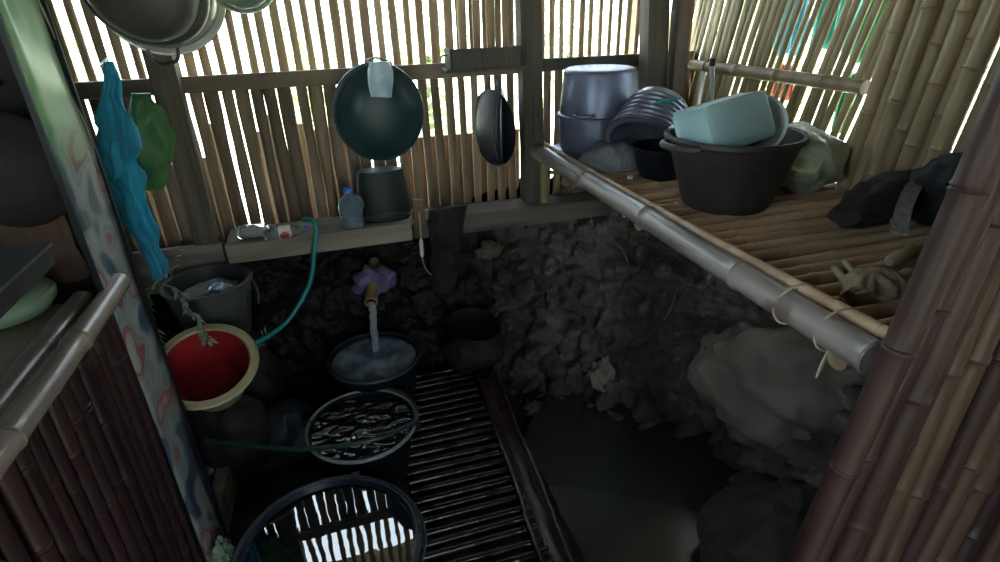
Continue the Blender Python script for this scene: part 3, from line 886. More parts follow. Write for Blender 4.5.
# ------------------------------------------------------------------ counter on the left
XC = -.61; ZC = .955
ct = thing('bamboo_counter', 'low kitchen counter faced with dark upright bamboo poles', 'counter', (-.9, 1.0, 0))
MB().box((-.985, .55, ZC - .025), (.72, 1.96, .03), bev=.006).build('counter_top', M['counter_top'], ct)
MB().culm((XC + .005, -.3, ZC + .003), (XC + .005, 1.60, ZC + .003), .026, 501, n=18, node=.35).build('rail', M['rail_shine'], ct)
MB().culm((XC - .065, -.3, ZC + .0), (XC - .065, 1.54, ZC + .0), .026, 502, n=18, node=.3, flat=.7).build('rail', M['rail_shine'], ct)
y = 1.47; i = 0
while y > -.2:
    rr = random.uniform(.018, .023)
    l = random.uniform(-.012, .012)
    MB().culm((XC - .005 + random.uniform(-.006, .006), y + l - .02, G - .02), (XC - .005, y, ZC - .02), rr, 520 + i, n=12, node=.2, bend=.004).build('pole', M['culm_dark'], ct)
    y -= rr * 2 + random.uniform(.004, .013) + (.02 if i in (11, 13) else 0); i += 1
MB().box((XC - .05, .65, .0), (.04, 1.85, .05)).build('lower_rail', M['post_dark'], ct)
for yy in (1.46, -.2): MB().box((XC - .66, yy, (ZC + G) / 2 - .03), (.06, .06, ZC - G - .05)).build('leg', M['post_dark'], ct)

# pale sacks under the counter
c = at(62, 500, x=-.78)
rows = []
for k in range(12):
    tt = k / 11; rows.append((V((-.83, .93, G + .55 * tt)), .10 * (1 - .35 * tt ** 3), .14 * (1 - .35 * tt ** 3)))
tag(MB().bunch(rows, k=5, amp=.06, seed=14).build('sack', M['white_pl']), 'white sack stored behind the counter poles', 'sack')

# sooty partition closing the kitchen corner behind the panel
mb = MB(); x = XL
while x < XC - .05:
    mb.box((x + .09, 1.735, (ZR + G) / 2), (.176, .02, ZR - G), tone=random.random()); x += .18
structure(mb.build('wall_kitchen', M['soot'], smooth=False))
# printed panel
pn = thing('printed_panel', 'tall narrow panel covered with flower printed vinyl at the counter end', 'panel', (XC, 1.62, 0))
vs = []; fs = []; mb = MB()
K = 40
for i in range(K + 1):
    z = G + (ZR - .02 - G) * i / K
    for j, f in enumerate((0, .2, .4, .6, .8, 1)):
        yy = 1.505 + .225 * f
        vs.append((XC + .006 + .004 * math.sin(z * 9 + f * 3), yy, z))
for i in range(K):
    for j in range(5): fs.append((i * 6 + j, i * 6 + j + 1, (i + 1) * 6 + j + 1, (i + 1) * 6 + j))
mb.add(vs, fs); o = mb.build('vinyl_sheet', M['vinyl'], pn); md = o.modifiers.new('s', 'SOLIDIFY'); md.thickness = .002
MB().box((XC - .006, 1.618, (ZR + G) / 2), (.010, .200, ZR - G)).build('board', M['soot'], pn)
MB().box((XC + .002, 1.50, (ZR + G) / 2), (.012, .008, ZR - G)).build('edge_strip', M['pl_black'], pn)
MB().box((XC + .004, 1.732, (ZR + G) / 2), (.022, .008, ZR - G)).build('edge_strip', M['pl_black'], pn)
# cable down the panel
pts = bez([at(25, 0, y=1.72, ) + V((.0, 0, .15)), at(53, 32, y=1.73), at(62, 75, y=1.73), at(88, 130, y=1.73), at(104, 190, y=1.73), at(120, 240, y=1.73), at(112, 272, y=1.73)], 8)
tag(MB().tube(pts, .0028, 6).build('cable', M['string']), 'thin pale cable hanging beside the printed panel', 'cable')

# things on the counter
pc = at(22, 312, z=ZC)
pc = V((pc.x - .04, pc.y, ZC - .008))
gb = thing('serving_bowl', 'pale green glazed bowl with a lid on the counter', 'bowl', pc)
MB().lathe([(0, 0), (.07, 0), (.10, .012), (.118, .035), (.12, .05), (.112, .058), (.105, .055), (0, .05)], pc, n=48).build('body', M['greenware'], gb)
gl = MB().lathe([(.108, .056), (.10, .064), (.07, .068), (.045, .064), (0, .062)], pc, n=48).build('lid', M['greenware'], gb)
MB().lathe([(0, .06), (.012, .062), (.010, .074), (.014, .080), (.008, .086), (0, .087)], pc, n=20).build('knob', M['greenware'], gl)

# hearth box with metal plate
k_ = at(52, 241, z=1.20)
rx0, rx1, ry0, ry1 = XL + .01, k_.x, k_.y - .62, k_.y
rk = thing('wall_rack', 'dark rack with a grey metal sheet top reaching over the counter', 'rack', ((rx0 + rx1) / 2, (ry0 + ry1) / 2, 1.17))
MB().box(((rx0 + rx1) / 2, (ry0 + ry1) / 2, 1.173), (rx1 - rx0 - .01, ry1 - ry0 - .01, .04), bev=.006).build('frame', M['soot'], rk)
MB().box(((rx0 + rx1) / 2, (ry0 + ry1) / 2, 1.196), (rx1 - rx0, ry1 - ry0, .006)).build('sheet_top', M['iron'], rk)
for yy in (ry0 + .08, ry1 - .08):
    MB().tube([(XL + .02, yy, .99), (rx1 - .30, yy, 1.14)], .012, 8).build('bracket', M['soot'], rk)
# sooty pot hanging on the left wall and brown cloth
p = at(8, 172, y=1.60)
k = thing('wok', 'large sooty black wok hanging in the dark left corner', 'wok', p)
MB().lathe([(0, -.07), (.06, -.065), (.10, -.045), (.13, -.01), (.14, .0), (.14, .006), (.125, -.005), (.09, -.04), (0, -.06)], p, basis((0, 1, 0), (1, 0, 0)), n=48).build('body', M['soot'], k)
MB().tube([p + V((0, .0, .13)), p + V((0, .03, .18)), p + V((0, .12, .19))], .008, 8).build('handle', M['soot'], k)
rows = []
for q in range(14):
    tt = q / 13; rows.append((V((-.81 + .03 * tt, 1.69, 1.30 - .36 * tt)), .07 + .01 * math.sin(3 * tt), .014))
tag(MB().bunch(rows, k=8, amp=.2, seed=20, side=(1, 0, 0), front=(0, -1, 0)).build('hanging_cloth', M['cloth_brown']), 'dull brown cloth hanging behind the green glazed bowl', 'cloth')

# ------------------------------------------------------------------ hanging pots upper left
def hang_disc(px, py, y, R, depth, mt, name, label, cat, tilt=(0, -1, 0), ringmat=None, loop=None):
    c = at(px, py, y=y)
    t_ = thing(name, label, cat, c)
    B = basis(tilt, (1, 0, 0))
    pr = [(0, depth), (R * .60, depth * .97), (R * .80, depth * .80), (R * .93, depth * .35), (R * .97, .008), (R * 1.07, .004), (R * 1.08, -.002), (R * 1.0, -.004), (R * .94, 0), (R * .90, depth * .33), (R * .58, depth * .9), (0, depth * .93)]
    bd = MB().lathe(pr, c, B, n=64).build('body', mt, t_)
    pts = [c + B @ V((R * 1.08 * math.cos(q), R * 1.08 * math.sin(q), 0)) for q in [2 * PI * k / 64 for k in range(65)]]
    MB().tube(pts, .005, 6, caps=False).build('rim', ringmat or mt, bd)
    if loop:
        l = at(*loop, y=y - .02)
        pts = bez([l + V((-.045, 0, .035)), l + V((-.035, 0, 0)), l + V((0, 0, -.012)), l + V((.035, 0, 0)), l + V((.045, 0, .035))], 6)
        MB().tube(pts, .006, 8).build('handle', M['alum_dark'], t_)
    return t_
hang_disc(158, -10, 2.40, .19, .07, M['alum'], 'basin', 'shiny aluminium basin hanging behind the sooty one at top left', 'basin', (.15, -1, -.1), M['alum'])
hang_disc(142, -14, 2.27, .175, .10, M['alum_dark'], 'basin', 'dull grey metal basin with bright rim hanging highest at left', 'basin', (-.1, -1, -.35), M['alum'], loop=(166, 60))
hang_disc(240, -24, 2.38, .11, .06, M['leaf_grey'], 'basin', 'small greenish basin hanging at the top edge beside the metal basins', 'basin', (.1, -1, -.3), M['greenware'])

# teal cloth
y0 = 2.30
rows = []
key = [(109, 62, 4), (111, 75, 7), (114, 100, 11), (117, 130, 16), (119, 160, 17), (124, 190, 17), (133, 212, 16), (146, 235, 12), (154, 255, 10), (160, 272, 8), (161, 282, 6)]
for k in range(len(key) - 1):
    for s_ in range(4):
        f = s_ / 4; a = key[k]; b = key[k + 1]
        px = a[0] + (b[0] - a[0]) * f; py = a[1] + (b[1] - a[1]) * f; w = a[2] + (b[2] - a[2]) * f
        rows.append((at(px, py, y=y0), w * .0031, w * .0020))
tc = thing('hanging_cloth', 'bright teal cloth hanging in folds from the back wall rail', 'cloth', at(108, 62, y=y0))
MB().bunch(rows, n=80, k=8, amp=.34, seed=3, crease=.05).build('cloth', M['cloth_teal'], tc)
pts = bez([at(108, 62, y=y0), at(100, 66, y=2.36) , at(108, 58, y=2.5), at(110, 60, y=YB)], 6)
MB().tube(pts, .004, 6).build('cord', M['hose'], tc)
rows = []
for k in range(18):
    tt = k / 17; px = 140 + 14 * tt ** 1.2 + 4 * math.sin(tt * 3); py = 92 + 98 * tt
    w = 5 + 12 * math.sin(PI * min(1, tt * .92 + .05)) ** .8
    rows.append((at(px, py, y=2.42), w * .0042, w * .002))
tag(MB().bunch(rows, k=6, amp=.12, seed=6, crease=.04).build('bag', M['cloth_green']), 'dark green cloth bag hanging behind the teal cloth', 'bag')

# green basin hanging on the wall
c = at(379, 113, y=2.56)
gt = thing('basin', 'round dark green basin hung against the back slats', 'basin', c)
B = basis((0, -1, -.05), (1, 0, 0)); R = .185
MB().lathe([(0, .092), (R * .35, .088), (R * .60, .076), (R * .80, .050), (R * .94, .015), (R * .97, .01), (R * 1.05, .008), (R * 1.06, .0), (R * 1.0, -.003), (R * .93, .0), (R * .62, .07), (0, .075)], c, B, n=64, sy=1.08).build('body', M['pl_green'], gt)
c = at(382, 190, y=2.56)
c = V((c.x, 2.565, .712))
gb = thing('bucket', 'very dark green bucket turned upside down under the green basin', 'bucket', c)
MB().lathe([(.135, 0), (.140, .004), (.140, .014), (.128, .016), (.104, .22), (.10, .228), (0, .23)], c, n=48, sy=.55).build('body', M['pl_green2'], gb)
MB().tube(bez([c + V((-.13, -.03, .012)), c + V((-.10, -.085, .035)), c + V((0, -.10, .05)), c + V((.10, -.085, .035)), c + V((.13, -.03, .012))], 6), .003, 6).build('handle', M['iron'], gb)
# pale blue plastic bottle end on top of basin
rows = []
for k in range(12):
    tt = k / 11; px = 379 + 4 * tt; py = 62 + 34 * tt
    rows.append((at(px, py, y=2.46), .030 + .018 * math.sin(PI * (.15 + tt * .6)), .020 + .004 * math.sin(PI * tt)))
pbag = thing('plastic_bag', 'pale blue plastic bag draped over the top of the green basin', 'bag', at(378, 62, y=2.46))
MB().bunch(rows, k=5, amp=.10, seed=9, crease=.02).build('body', mat('pale_plastic', (.42, .62, .74), .2, (.6, .76, .84), 9, trans=.3), pbag)
MB().tube(bez([at(368, 66, y=2.46), at(366, 60, y=2.5), at(376, 58, y=2.62), at(390, 62, y=2.5), at(391, 68, y=2.46)], 6), .005, 6).build('handle', M['pl_black'], pbag)

# clear blue jug
c = at(352, 219, y=2.50); c.z = .712
jg = thing('jug', 'clear pale blue plastic jug standing on the pale beam', 'jug', c)
MB().lathe([(0, 0), (.048, 0), (.052, .005), (.053, .05), (.050, .054), (.053, .058), (.053, .10), (.046, .125), (.022, .145), (.018, .15), (.018, .165), (.016, .165), (.016, .15), (.043, .123), (.050, .1), (.050, .006), (0, .004)], c, n=40).build('body', M['jug'], jg)
MB().tube(bez([c + V((.02, -.03, .15)), c + V((.045, -.045, .14)), c + V((.055, -.05, .11)), c + V((.045, -.045, .085))], 6), .006, 8).build('handle', M['jug'], jg)
MB().lathe([(0, .16), (.020, .16), (.020, .175), (0, .176)], c, n=24).build('cap', M['blue'], jg)

# lying bottles
def bottle(p0, p1, r, label, labm, capm):
    d = p1 - p0; L = d.length; B = basis(d, (0, 0, 1))
    t_ = thing('plastic_bottle', label, 'bottle', p0)
    MB().lathe([(0, .004), (r * .8, 0), (r, .012), (r, L * .28), (r * .95, L * .3), (r, L * .33), (r, L * .66), (r * .8, L * .78), (r * .42, L * .88), (r * .40, L * .94), (r * .36, L * .94), (r * .37, L * .87), (r * .95, L * .65), (r * .95, .014), (0, .008)], p0, B, n=32).build('body', M['clear'], t_)
    if labm: MB().lathe([(r * 1.012, L * .34), (r * 1.02, L * .345), (r * 1.02, L * .62), (r * 1.012, L * .625)], p0, B, n=32).build('wrapper', labm, t_)
    MB().lathe([(0, L * 1.0), (r * .46, L * 1.0), (r * .5, L * .99), (r * .5, L * .92), (r * .40, L * .92)], p0, B, n=24).build('cap', capm, t_)
a = at(236, 227, y=2.50); b = at(274, 226, y=2.50); a.z = b.z = .742
bottle(a, b, .03, 'clear bottle lying at the left end of the pale beam', None, M['white_pl'])
a = at(258, 228, y=2.54); b = at(301, 222, y=2.54); a.z = b.z = .742; a.y -= .0; 
bottle(a + V((.03, -.10, 0)), b + V((.03, -.10, 0)), .028, 'clear bottle with red and white wrapper and blue cap lying on the pale beam', M['label_red'], M['blue'])

# tan rag, pale strip and hanging white candle
c = at(418, 207, y=2.54); c.z = .692
rows = []
for k in range(8):
    tt = k / 7; q = math.sqrt(max(.03, 1 - tt * tt)); rows.append((V((c.x, c.y, c.z + .045 * tt)), .085 * q + .004, .05 * q + .004))
tag(MB().bunch(rows, k=6, amp=.2, seed=15, crease=.05).build('rag', M['cloth_tan']), 'crumpled tan rag lying on the dark beam right of the jug', 'rag')
c = at(452, 213, y=2.53); c.z = .692
rows = []
for k in range(6):
    tt = k / 5; q = math.sqrt(max(.03, 1 - tt * tt)); rows.append((V((c.x, c.y, c.z + .022 * tt)), .06 * q + .004, .03 * q + .004))
tag(MB().bunch(rows, k=5, amp=.2, seed=17, crease=.03).build('rag', M['cloth_grey']), 'flat grey rag on the dark beam beneath the red brown board', 'rag')
# dark apron cloth hanging over the beam
rows = []
for k in range(16):
    tt = k / 15; px = 447 - 4 * tt; py = 208 + 82 * tt
    rows.append((at(px, py, y=2.47), (.085 - .03 * tt), .022))
tag(MB().bunch(rows, k=6, amp=.12, seed=19).build('hanging_cloth', M['cloth_black']), 'black cloth draped down over the dark beam above the earth wall', 'cloth')
hs = thing('candle_stub', 'small white candle stub hanging on a string over the black cloth', 'candle', at(421, 240, y=2.42))
MB().tube([at(421, 239, y=2.42), at(421, 242, y=2.42), at(422, 254, y=2.42), at(422.5, 257, y=2.42)], [.005, .010, .010, .005], 10).build('wax', M['wax'], hs)
MB().tube([at(419, 212, y=2.44), at(420, 225, y=2.42), at(421, 239, y=2.42)], .004, 6).build('string', M['string'], hs)
MB().tube([at(422, 257, y=2.42), at(425, 268, y=2.43), at(431, 275, y=2.43)], .003, 6).build('wick', M['string'], hs)
MB().box(at(419, 212, y=2.475), (.05, .02, .12)).build('tag_board', M['board_brown'], hs)

# folded dark fan of lids hanging near the middle post
c = at(498, 128, y=2.58)
fl = thing('folding_basket', 'folded dark wire basket hanging edge on beside the middle post', 'basket', c)
for k, off in enumerate((-.022, .022)):
    B = basis((1 if k else -1, -.35, 0), (0, 1, 0))
    MB().lathe([(0, .035), (.09, .03), (.15, .012), (.172, .0), (.176, .003), (.15, -.004), (0, .018)], c + V((off, 0, 0)), B, n=44).build('half', M['pl_navy' if k else 'pl_black'], fl)
for k in range(4):
    px = 493 + k * 4
    MB().tube([at(497, 84, y=2.53), at(px, 115, y=2.50), at(px, 135, y=2.50), at(498, 160, y=2.53)], .0022, 6).build('wire', M['iron'], fl)
MB().tube([at(497, 86, y=2.55), at(497, 76, y=2.62)], .004, 6).build('hook', M['iron'], fl)

# little wall shelf with box
c = at(483, 62, y=2.58)
ws = thing('wall_shelf', 'small dark wooden box shelf fixed high on the back wall rail', 'shelf', c)
MB().box(c + V((0, 0, -.025)), (.36, .14, .015), bev=.003).build('plank', M['post_dark'], ws)
MB().box(c + V((.0, -.06, .02)), (.30, .012, .085), bev=.003).build('front_board', M['post_dark'], ws)
MB().box(c + V((-.155, 0, .02)), (.012, .12, .085), bev=.003).build('side_board', M['post_dark'], ws)
MB().box(c + V((.155, 0, .02)), (.012, .12, .085), bev=.003).build('side_board', M['post_dark'], ws)
MB().tube(bez([c + V((-.17, -.05, .04)), c + V((-.20, -.05, .03)), c + V((-.20, -.05, -.03)), c + V((-.165, -.05, -.02))], 6), .004, 6).build('wire_hook', M['iron'], ws)
# lattice screen panel above it (outside the slats)
m = MB(); q0 = at(460, 20, y=YB + .06)
for k in range(6):
    m.slat((q0.x - .01 + k * .062, YB + .05, 1.38), (q0.x - .01 + k * .062, YB + .05, ZR), .030, .006, (0, -1, 0), 700 + k, .2)
tag(m.build('screen_panel', M['post_dark']), 'dark slatted screen fixed outside above the small wall shelf', 'screen')

# brown board leaning outside the slats
m = MB(); a0 = at(398, 140, y=YB + .10); a1 = at(520, 140, y=YB + .10)
m.box(((a0.x + a1.x) / 2, YB + .12, a0.z / 2 - .125), (a1.x - a0.x, .015, a0.z + .25))
o = m.build('plywood_board', M['board_brown'], smooth=False); tag(o, 'reddish brown board leaning outside behind the lower slats', 'board')

# ------------------------------------------------------------------ lower left: pots, buckets
# grey bucket
c = at(207, 277, z=.50); R = .17
c = V((c.x, 2.36, 0.5))
c = at(207, 280, y=2.36)
zb = c.z - .27
gk = thing('bucket', 'grey plastic bucket with shiny blue foil in it behind the red pot', 'bucket', (c.x, c.y, zb))
MB().lathe(bucketprof(.165, .27, .72), (c.x, c.y, zb), n=56).build('body', M['pl_grey'], gk)
MB().tube(bez([V((c.x + .17, c.y, zb + .25)), V((c.x + .185, c.y - .03, zb + .20)), V((c.x + .18, c.y - .05, zb + .15))], 6), .004, 6).build('handle', M['iron'], gk)
# stand for it: stone ledge
mb = MB(); mb.blob((0, 0, 0), (.20, .15, (zb - G) * .5), 51, .15, 2.4, 48)
o = mb.build('stone_block', M['stone']); o.location = (c.x, c.y + .05, (zb + G) / 2 - .01)
tag(o, 'rough stone block under the grey bucket', 'stone')
mb = MB(); mb.blob((0, 0, 0), (.05, .035, .03), 5, .35, 4, 24); o = mb.build('foil_packet', M['foil']); o.location = (c.x + .05, c.y - .04, zb + .235)
tag(o, 'crumpled shiny blue packet in the grey bucket', 'packet')
mb = MB(); mb.blob((0, 0, 0), (.12, .12, .03), 6, .25, 3, 32); o = mb.build('rubbish_heap', M['cloth_grey']); o.location = (c.x, c.y, zb + .205)
tag(o, 'dull grey rubbish filling the grey bucket', 'rubbish')

# red pot with cream rim
c = at(205, 362, y=2.03)
R = .158; zb = c.z - .17; c.y += .06
rp = thing('basin', 'cream plastic basin with red inside, standing below the grey bucket', 'basin', (c.x, c.y, zb))
tiltR = Euler((math.radians(27), math.radians(3), 0))
MB().lathe([(0, 0), (R * .60, 0), (R * .63, .006), (R * .93, .17), (R * 1.0, .182), (R * 1.13, .186), (R * 1.17, .196), (R * 1.13, .205), (R * .99, .206), (R * .95, .199)], (c.x, c.y, zb), tiltR, n=64).build('body', M['cream'], rp)
MB().lathe([(R * .955, .200), (R * .90, .17), (R * .60, .02), (0, .018)], (c.x, c.y, zb), tiltR, n=64).build('lining', M['red'], rp)
mb = MB(); mb.blob((0, 0, 0), (.16, .14, (zb - G) / 2), 55, .12, 2.4, 40); o = mb.build('stone_block', M['stone']); o.location = (c.x, c.y + .02, (zb + G) / 2 - .03)
tag(o, 'flat dark stone under the cream and red basin', 'stone')
p = at(216, 402, y=1.87); mb = MB(); mb.blob((0, 0, 0), (.018, .010, .009), 8, .4, 4, 16); o = mb.build('dead_leaf', M['twig']); o.location = p
tag(o, 'tiny brown dead leaf stuck on the front rim of the cream basin', 'leaf')

# plants
def leaf(mb, p, d, L, w, tone=.5):
    d = V(d).normalized(); s_ = d.cross(V((0, 0, 1)));
    if s_.length < .1: s_ = V((1, 0, 0))
    s_.normalize(); nn_ = s_.cross(d)
    q = [p, p + d * L * .35 + s_ * w * .5 + nn_ * .002, p + d * L * .7 + s_ * w * .4 - nn_ * .001, p + d * L, p + d * L * .7 - s_ * w * .4 - nn_ * .001, p + d * L * .35 - s_ * w * .5 + nn_ * .002, p + d * L * .4 - nn_ * w * .15]
    mb.add(q, [(0, 1, 6), (1, 2, 6), (2, 3, 6), (3, 4, 6), (4, 5, 6), (5, 0, 6)], tone)
def sprig(pts, name, label, lm, nleaf, L, w, seed, droop=-.4):
    rng = random.Random(seed); t_ = thing(name, label, 'plant', pts[-1])
    c = bez(pts, 10)
    MB().tube(c, [.0035 * (1 - .6 * i / len(c)) for i in range(len(c))], 6).build('stem', M['stem'], t_)
    mb = MB()
    for k in range(nleaf):
        i = int(len(c) * (.15 + .83 * k / nleaf)); i = min(i, len(c) - 2); p = c[i]; d = (c[i + 1] - c[i]).normalized()
        side = d.cross(V((rng.uniform(-1, 1), rng.uniform(-1, 1), rng.uniform(-1, 1)))).normalized()
        leaf(mb, p, d * .7 + side * .8 + V((0, 0, droop * .5)), L * rng.uniform(.7, 1.2), w * rng.uniform(.8, 1.2))
    mb.build('leaves', lm, t_)
sprig([at(163, 285, y=2.20), at(178, 290, y=2.13), at(190, 310, y=2.06), at(203, 328, y=2.0), at(210, 343, y=1.97)], 'leafy_sprig', 'greyish green sprig drooping over the cream basin', M['leaf_grey'], 34, .045, .014, 3)
sprig([at(172, 268, y=2.25), at(150, 290, y=2.15), at(148, 310, y=2.12), at(155, 330, y=2.10), at(160, 342, y=2.08)], 'leafy_sprig', 'bright green sprig hanging between printed panel and cream basin', M['leaf'], 34, .04, .012, 4)
sprig([at(170, 280, y=2.25), at(174, 262, y=2.26), at(180, 246, y=2.28)], 'leafy_sprig', 'thin bare twig standing up beside the grey bucket', M['leaf_grey'], 5, .03, .01, 5, 0)
sprig([at(257, 350, z=.30), at(262, 342, z=.32), at(268, 332, z=.36)], 'leafy_sprig', 'small grass shoot at the right rim of the cream basin', M['leaf_grey'], 6, .05, .006, 6, 0)

# green hose
pts = bez([at(304, 220, y=2.47), at(311, 220, y=2.44), at(316, 228, y=2.42), at(314, 255, y=2.40), at(309, 285, y=2.38), at(290, 318, y=2.33), at(270, 335, y=2.28), at(252, 344, y=2.2)], 10)
tag(MB().tube(pts, .0105, 10).build('hose', M['hose']), 'teal garden hose looping down from the beam to the cream basin', 'hose')
pts = bez([at(205, 441, z=.10), at(240, 444, z=.09), at(290, 449, z=.085), at(340, 446, z=.09), at(385, 436, z=.09), at(417, 421, z=.07)], 10)
tag(MB().tube(pts, .009, 10).build('hose', M['hose_dark']), 'thin dark green hose crossing over the middle water bucket', 'hose')

# water vessels
def vessel(name, label, c, R, h, mt, rimm, wm, fill, handle=None, base=.78):
    t_ = thing(name, label, 'bucket' if name == 'bucket' else 'tub', (c.x, c.y, c.z - h))
    b0 = V((c.x, c.y, c.z - h))
    bd = MB().lathe(bucketprof(R, h, base), b0, n=72).build('body', mt, t_)
    pts = [V((c.x + (R + .006) * math.cos(q), c.y + (R + .006) * math.sin(q), c.z - .002)) for q in [2 * PI * k / 72 for k in range(73)]]
    MB().tube(pts, .008, 8, caps=False).build('rim', rimm, bd)
    if handle:
        a0, lift = handle
        pa = V((c.x + (R + .014) * math.cos(a0), c.y + (R + .014) * math.sin(a0), c.z - .01)); pb = V((c.x - (R + .014) * math.cos(a0), c.y - (R + .014) * math.sin(a0), c.z - .01))
        sd_ = V((math.sin(a0), -math.cos(a0), 0))
        hp = []
        for k in range(25):
            q = PI * k / 24
            hp.append(c + (pa - c) * math.cos(q) + sd_ * (R + .022) * math.sin(q) + V((0, 0, lift * math.sin(q) - .01 )))
        MB().tube(hp, .005, 8).build('handle', M['iron'], t_)
        for pp in (pa, pb): MB().box(pp, (.03, .03, .03), bev=.005).build('lug', mt, bd)
    # water surface as its own thing
    zr = c.z - fill; mb = MB(); rr = R * (base + (1 - base) * .9) - .004 if fill > .02 else R - .008
    K = 14; nn = 64; vs = [(0, 0, 0)]
    for i in range(1, K + 1):
        for k in range(nn):
            a = 2 * PI * k / nn; vs.append((rr * i / K * math.cos(a), rr * i / K * math.sin(a), 0))
    fs = [(0, 1 + k, 1 + (k + 1) % nn) for k in range(nn)]
    for i in range(K - 1):
        for k in range(nn): fs.append((1 + i * nn + k, 1 + (i + 1) * nn + k, 1 + (i + 1) * nn + (k + 1) % nn, 1 + i * nn + (k + 1) % nn))
    mb.add(vs, fs); o = mb.build('water', wm); o.location = (c.x, c.y, zr)
    return t_, o
c1 = at(374, 356, z=.12)
_, w = vessel('bucket', 'dark bucket under the bamboo spout filling with splashing water', c1, .205, .31, M['pl_black'], M['pl_rim'], M['w_foam'], .018)
tag(w, 'foaming water in the bucket under the spout', 'water')
c2 = at(362, 423, z=.06)
_, w = vessel('bucket', 'middle black bucket brimful of rippling water, hose across it', c2, .215, .25, M['pl_black'], M['rim_pale'], M['w_ripple'], .016, handle=(math.radians(160), .012))
tag(w, 'rippling dark water in the middle bucket', 'water')
c3 = at(329, 545, z=.04)
_, w = vessel('tub', 'largest wide navy tub of still water at the bottom edge', c3, .288, .23, M['pl_navy'], M['pl_rim'], M['w_still'], .022, handle=(math.radians(70), -.01), base=.85)
tag(w, 'still water mirroring the slats in the largest tub', 'water')

# bamboo spout and stream
tip = at(371, 303, y=c1.y + .03)
root = at(374, 262, y=2.66) 
sp = thing('bamboo_spout', 'short bamboo spout pouring water out of the earth wall', 'spout', root)
d = (root - tip); L = d.length; B = basis(d, (1, 0, 0)); r_ = .030
MB().lathe([(r_ * .8, .0), (r_, .0), (r_, L * .35), (r_ * 1.08, L * .36), (r_ * 1.08, L * .37), (r_, L * .38), (r_, L), (r_ * .8, L), (r_ * .8, 0)], tip, B, n=28).build('tube', M['culm_tan'], sp)
MB().lathe([(0, L * .3), (r_ * .79, L * .3)], tip, B, n=20).build('node_wall', M['post_dark'], sp)
# rag
c = tip + d * .26
rows = []
dn = d.normalized(); sx = V((1, 0, 0))
for k in range(15):
    tt = k / 14; q = .75 + .25 * math.sin(PI * tt)
    rows.append((tip.lerp(root, .36 + .30 * tt) + V((.008, 0, .016 - .02 * (1 - tt))), .098 * q, .055 * q))
tag(MB().bunch(rows, k=6, amp=.26, seed=23, side=sx, front=dn.cross(sx), crease=.045).build('rag', M['cloth_purple']), 'faded purple rag wrapped around the bamboo spout', 'rag')
rows = []
for k in range(9):
    tt = k / 8; rows.append((at(392 + 2 * tt, 280 + 7 * tt, y=tip.y + .12), .022 * (1 - .6 * tt), .01))
# stream
end = at(376, 350, z=c1.z - .015)
sts = bez([tip + V((0, .01, -.01)), tip + V((.003, -.015, -.03)), (tip + end) / 2 + V((0, -.012, .02)), end], 8)
mb = MB()
n_ = len(sts)
mb.tube(sts, [.019 - .007 * math.sin(PI * .5 * i / n_) + .002 * math.sin(i * 1.3) for i in range(n_)], 12)
for k in range(3):
    mb.tube([q + V((.010 * math.sin(i * .4 + k * 2), .010 * math.cos(i * .35 + k * 2), 0)) for i, q in enumerate(sts)], .009, 8)
tag(mb.build('water_stream', M['w_stream']), 'stream of water falling from the bamboo spout into the bucket', 'water')

# wok on the ground at the back
c = at(474, 328, y=2.44)
wk = thing('frying_pan', 'dark shallow pan lying at the foot of the earth wall', 'pan', c)
MB().lathe([(0, -.03), (.06, -.03), (.12, .0), (.135, .022), (.140, .022), (.137, .028), (.118, .006), (.06, -.022), (0, -.022)], c, Euler((math.radians(10), math.radians(6), 0)), n=44).build('body', M['pl_black'], wk)
MB().tube(bez([c + V((.12, .03, .03)), c + V((.155, .06, .045)), c + V((.17, .10, .05)), c + V((.145, .115, .05)), c + V((.12, .08, .035))], 6), .006, 8).build('handle', M['iron'], wk)
# rock under it
mb = MB(); mb.blob((0, 0, 0), (.17, .13, .12), 61, .15, 2.4, 40); o = mb.build('rock', M['stone']); o.location = (c.x, c.y + .04, c.z - .14)
tag(o, 'dark wet rock under the shallow pan', 'rock')

# dark crate/bag between basin and bucket
c = at(283, 412, z=.0)
rows = []
for k in range(12):
    tt = k / 11; q = math.sqrt(max(.05, 1 - tt ** 3)); rows.append((V((c.x, c.y, G + .24 * tt)), .15 * q, .13 * q))
tag(MB().bunch(rows, k=5, amp=.08, seed=29, crease=.05).build('sack', mat('slate_bag', (.014, .018, .026), .55, (.024, .030, .040), 5, bump=.6)), 'slate grey sack between the cream basin and the middle bucket', 'sack')
c = at(270, 372, z=-.1); mb = MB(); mb.blob((0, 0, 0), (.05, .05, .07), 71, .25, 3, 30); o = mb.build('rock', M['stone']); o.location = (c.x, c.y, G + .05)
tag(o, 'upright dark stone right of the cream basin', 'rock')
# cement block and board along counter foot
a = at(216, 530, z=G + .06); b = at(243, 400, z=G + .06)
mb = MB(); D = b - a; mb.box((a + b) / 2, (.05, D.length + .9, .14), rot=basis((0, 0, 1), (D.y, -D.x, 0)), bev=.006)
tag(mb.build('edge_board', M['post_wood']), 'narrow weathered board on edge along the counter foot', 'board')
mb = MB(); mb.box(at(208, 468, z=G + .07), (.09, .17, .12), rot=Euler((0, 0, .3)), bev=.01)
tag(mb.build('wood_block', M['beam_pale']), 'short pale wood block between the counter foot and the edge board', 'block')
# crumpled pale wrapper by the tub
p = at(224, 545, z=-.05); mb = MB(); mb.blob((0, 0, 0), (.03, .03, .05), 81, .5, 5, 24); o = mb.build('wrapper', M['greenware']); o.location = (p.x - .01, p.y, -.08)
tag(o, 'crumpled pale green wrapper stuffed beside the largest tub', 'wrapper')

